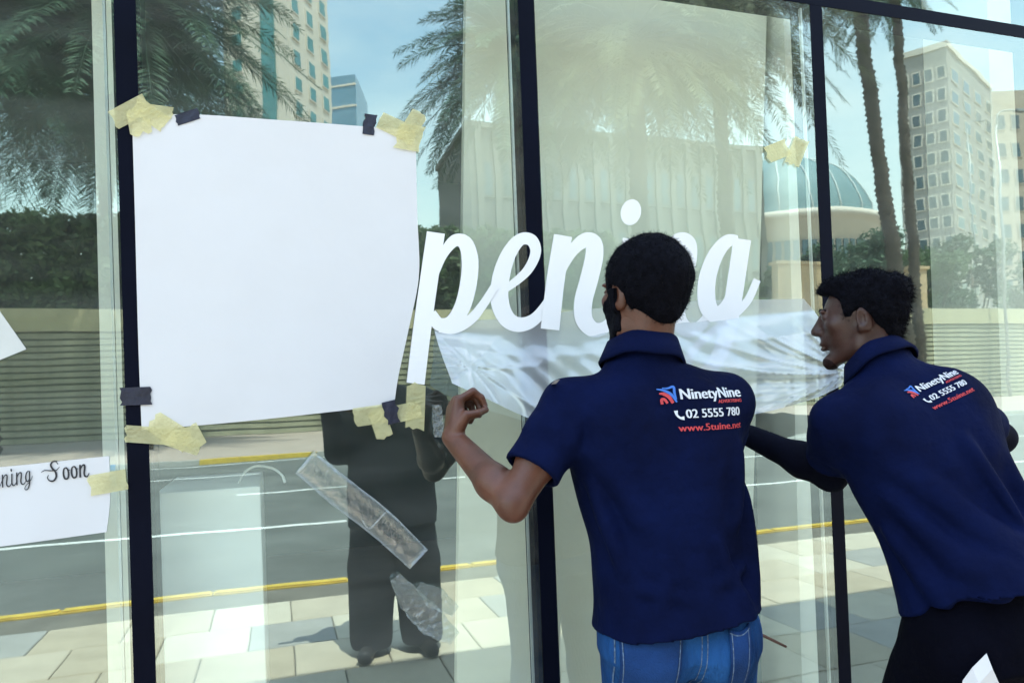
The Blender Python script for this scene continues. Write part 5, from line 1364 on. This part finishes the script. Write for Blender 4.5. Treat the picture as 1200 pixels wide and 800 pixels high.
    rd = Vector(ray(1056, 456)).normalized(); hit = tr.ray_cast(Vector(CAM), rd, 5.0)
    org = np.array(hit[0]) if hit[0] is not None else P(1058, 450, 1.68)
    ca_, sa_ = math.cos(R(9)), math.sin(R(9))
    back_print(tr, org, rs * ca_ + up * sa_, up * ca_ - rs * sa_, frt, root, 0.66)
    # black trousers
    f = Field((1.05, -1.06, 0.04), (1.85, -0.28, 1.06), 0.0055)
    f.loft(pel, up * 0.5 + np.array([0, 0, 0.5]), rs, [(-0.12, 0, -0.01, 0.165, 0.130), (-0.05, 0, -0.005, 0.170, 0.130), (0.02, 0, 0, 0.150, 0.114), (0.06, 0, 0, 0.138, 0.104), (0.12, 0, 0, 0.130, 0.098)], 0.03, 2.3)
    for s_ in (-1, 1): f.ell(pel + rt * s_ * 0.072 - fr * 0.052 + (0, 0, -0.10), (0.094, 0.090, 0.100), B, 0.035)
    hipj = [pel + rt * s_ * 0.085 + (0, 0, -0.08) for s_ in (-1, 1)]
    kn = [hipj[0] + fr * 0.19 + rt * -0.03 + (0, 0, -0.36), hipj[1] + fr * 0.10 + rt * 0.06 + (0, 0, -0.38)]
    an = [kn[0] - fr * 0.12 + (0, 0, -0.40), kn[1] - fr * 0.18 + rt * 0.04 + (0, 0, -0.38)]
    for a in an: a[2] = 0.10
    legs(f, pel, hd, list(zip(hipj, kn, an)), (0.100, 0.076, 0.064), 0.03)
    X, Y, Z = f.ax[0][:, None, None], f.ax[1][None, :, None], f.ax[2][None, None, :]
    f.F += (0.004 * sines(X, Y, Z, 73, 34, 6) + 0.0018 * sines(X, Y, Z, 74, 80, 6, (0.7, 0.7, 1.3))).astype(np.float32)
    trs = adopt(f.mesh('trousers', MT['black']), root)
    for s_, a in zip((-1, 1), an): shoe('shoe', a, hd + 10 * s_, root)
    tag(root, 'younger man in navy polo and black trousers leaning in, seen in profile', 'person')
    # folded white paper at his thigh
    tt_ = bvh(trs)
    pp = ((1128, 800), (1150, 766), (1172, 803), (1160, 850), (1124, 850))
    dd = min((q - CAM) @ AX_F for q in drape(tt_, [P(*p, 1.4) for p in pp], AX_F, 0.004))
    c4 = [P(*p, dd - 0.004 - z_) for p, z_ in (((1128, 797), 0), ((1139, 782), 0.008), ((1156, 765), 0.002), ((1163, 783), 0.010), ((1172, 803), 0.001), ((1147, 800), 0.016), ((1162, 850), 0.004), ((1122, 850), 0.0))]
    pc = solid(obj_py('folded_paper', c4, [(0, 5, 1), (1, 5, 3), (1, 3, 2), (3, 5, 4), (4, 5, 6), (0, 7, 5), (5, 7, 6)], MT['paper']), 0.001, 0)
    tag(pc, 'folded white paper tucked at the black trouser leg', 'paper')
    return root

# ================================================================= the photographer, seen only in the glass
def photographer():
    bx, by = 0.60, -2.22
    root = empty('person', (bx, by, 0)); B = frame(-6); rt, fr = B[:, 0], B[:, 1]
    pel = np.array((bx, by, 0.93)); nk = np.array((bx, by, 1.47)); hc = np.array((bx - 0.03, by + 0.03, 1.61)); HB = frame(-14, -4)
    s = [nk + rt * k * 0.19 + (0, 0, -0.08) for k in (-1, 1)]
    e = [s[0] + rt * -0.10 + fr * 0.02 + (0, 0, -0.26), s[1] + rt * 0.06 + fr * 0.06 + (0, 0, -0.27)]
    wr = [np.array((0.26, -2.16, 1.40)), np.array((0.38, -2.09, 1.37))]
    f = Field((-0.05, -2.62, 0.8), (1.05, -1.9, 1.78), 0.006)
    W = add_head(f, hc, HB, 1.0, nk)
    f.loft(pel, (0, 0, 1), rt, [(-0.02, 0, 0, 0.14, 0.09), (0.3, 0, 0, 0.15, 0.1), (0.54, 0, 0, 0.07, 0.06)], 0.03)
    for i in (0, 1):
        f.cone(nk + (0, 0, -0.06), s[i], 0.045, 0.05, 0.04); f.cone(s[i], e[i], 0.05, 0.04, 0.03); f.cone(e[i], wr[i], 0.042, 0.028, 0.03)
    add_hand(f, wr[0], np.array((-0.6, 0.1, 0.6)), np.array((0.3, 0.8, 0.2)), np.array((0.5, 0, 0.8)), [(4, 60, 50, 25), (1, 60, 50, 25), (-2, 60, 50, 25), (-5, 60, 50, 25)], k=0.006)
    add_hand(f, wr[1], np.array((-0.9, -0.05, 0.3)), np.array((-0.2, 0.4, 0.8)), np.array((0.3, 0.2, 0.8)), [(4, 40, 40, 25), (1, 40, 40, 25), (-2, 40, 40, 25), (-5, 40, 40, 25)], k=0.006)
    adopt(f.mesh('body', MT['skin']), root)
    line = [(-0.14, -0.075), (-0.05, -0.048), (-0.022, -0.004), (0.012, 0.012), (0.034, -0.010), (0.040, 0.040), (0.075, 0.072), (0.14, 0.078)]
    adopt(hair_mesh('hair', W, HB, hc, 1.0, line, 0.012, None, 53, 0), root)
    f = Field((-0.05, -2.65, 0.66), (1.1, -1.85, 1.56), 0.007)
    f.loft(pel, (0, 0, 1), rt, [(-0.22, 0, 0, 0.250, 0.170), (0.0, 0, 0, 0.245, 0.165), (0.2, 0, 0, 0.240, 0.16), (0.36, 0, 0, 0.235, 0.145), (0.47, 0, 0, 0.16, 0.10), (0.55, 0, 0, 0.075, 0.07)], 0.03)
    for i in (0, 1):
        f.cone(nk + (0, 0, -0.06), s[i], 0.06, 0.065, 0.05); f.cone(s[i], e[i], 0.075, 0.07, 0.04); f.cone(e[i], e[i] + (wr[i] - e[i]) * 0.92, 0.070, 0.045, 0.03)
    X, Y, Z = f.ax[0][:, None, None], f.ax[1][None, :, None], f.ax[2][None, None, :]
    f.F += (0.005 * sines(X, Y, Z, 91, 32, 6)).astype(np.float32)
    adopt(f.mesh('shirt', MT['dark']), root)
    f = Field((0.15, -2.62, 0.04), (1.05, -1.9, 1.0), 0.008)
    f.loft(pel, (0, 0, 1), rt, [(-0.14, 0, 0, 0.18, 0.14), (-0.04, 0, 0, 0.18, 0.13), (0.05, 0, 0, 0.16, 0.11)], 0.03)
    hj = [pel + rt * k * 0.09 + (0, 0, -0.1) for k in (-1, 1)]; kn = [pel + rt * k * 0.125 + fr * .02 + (0, 0, -0.45) for k in (-1, 1)]; an = [pel + rt * k * 0.14 + (0, 0, -0.84) for k in (-1, 1)]
    legs(f, pel, 0, list(zip(hj, kn, an)), (0.135, 0.128, 0.118), 0.03)
    adopt(f.mesh('trousers', MT['dark']), root)
    for k, a in zip((-1, 1), an): shoe('shoe', a, -6 + 14 * k, root)
    tag(root, 'photographer in dark clothes mirrored in the glass below the big paper', 'person')
    ph = box('phone', (0.09, -2.115, 1.385), (0.25, -2.106, 1.465), MT['phone'], bevel=0.003)
    tag(ph, 'dark phone held up by the photographer', 'phone')
man_one(); man_two(); photographer()
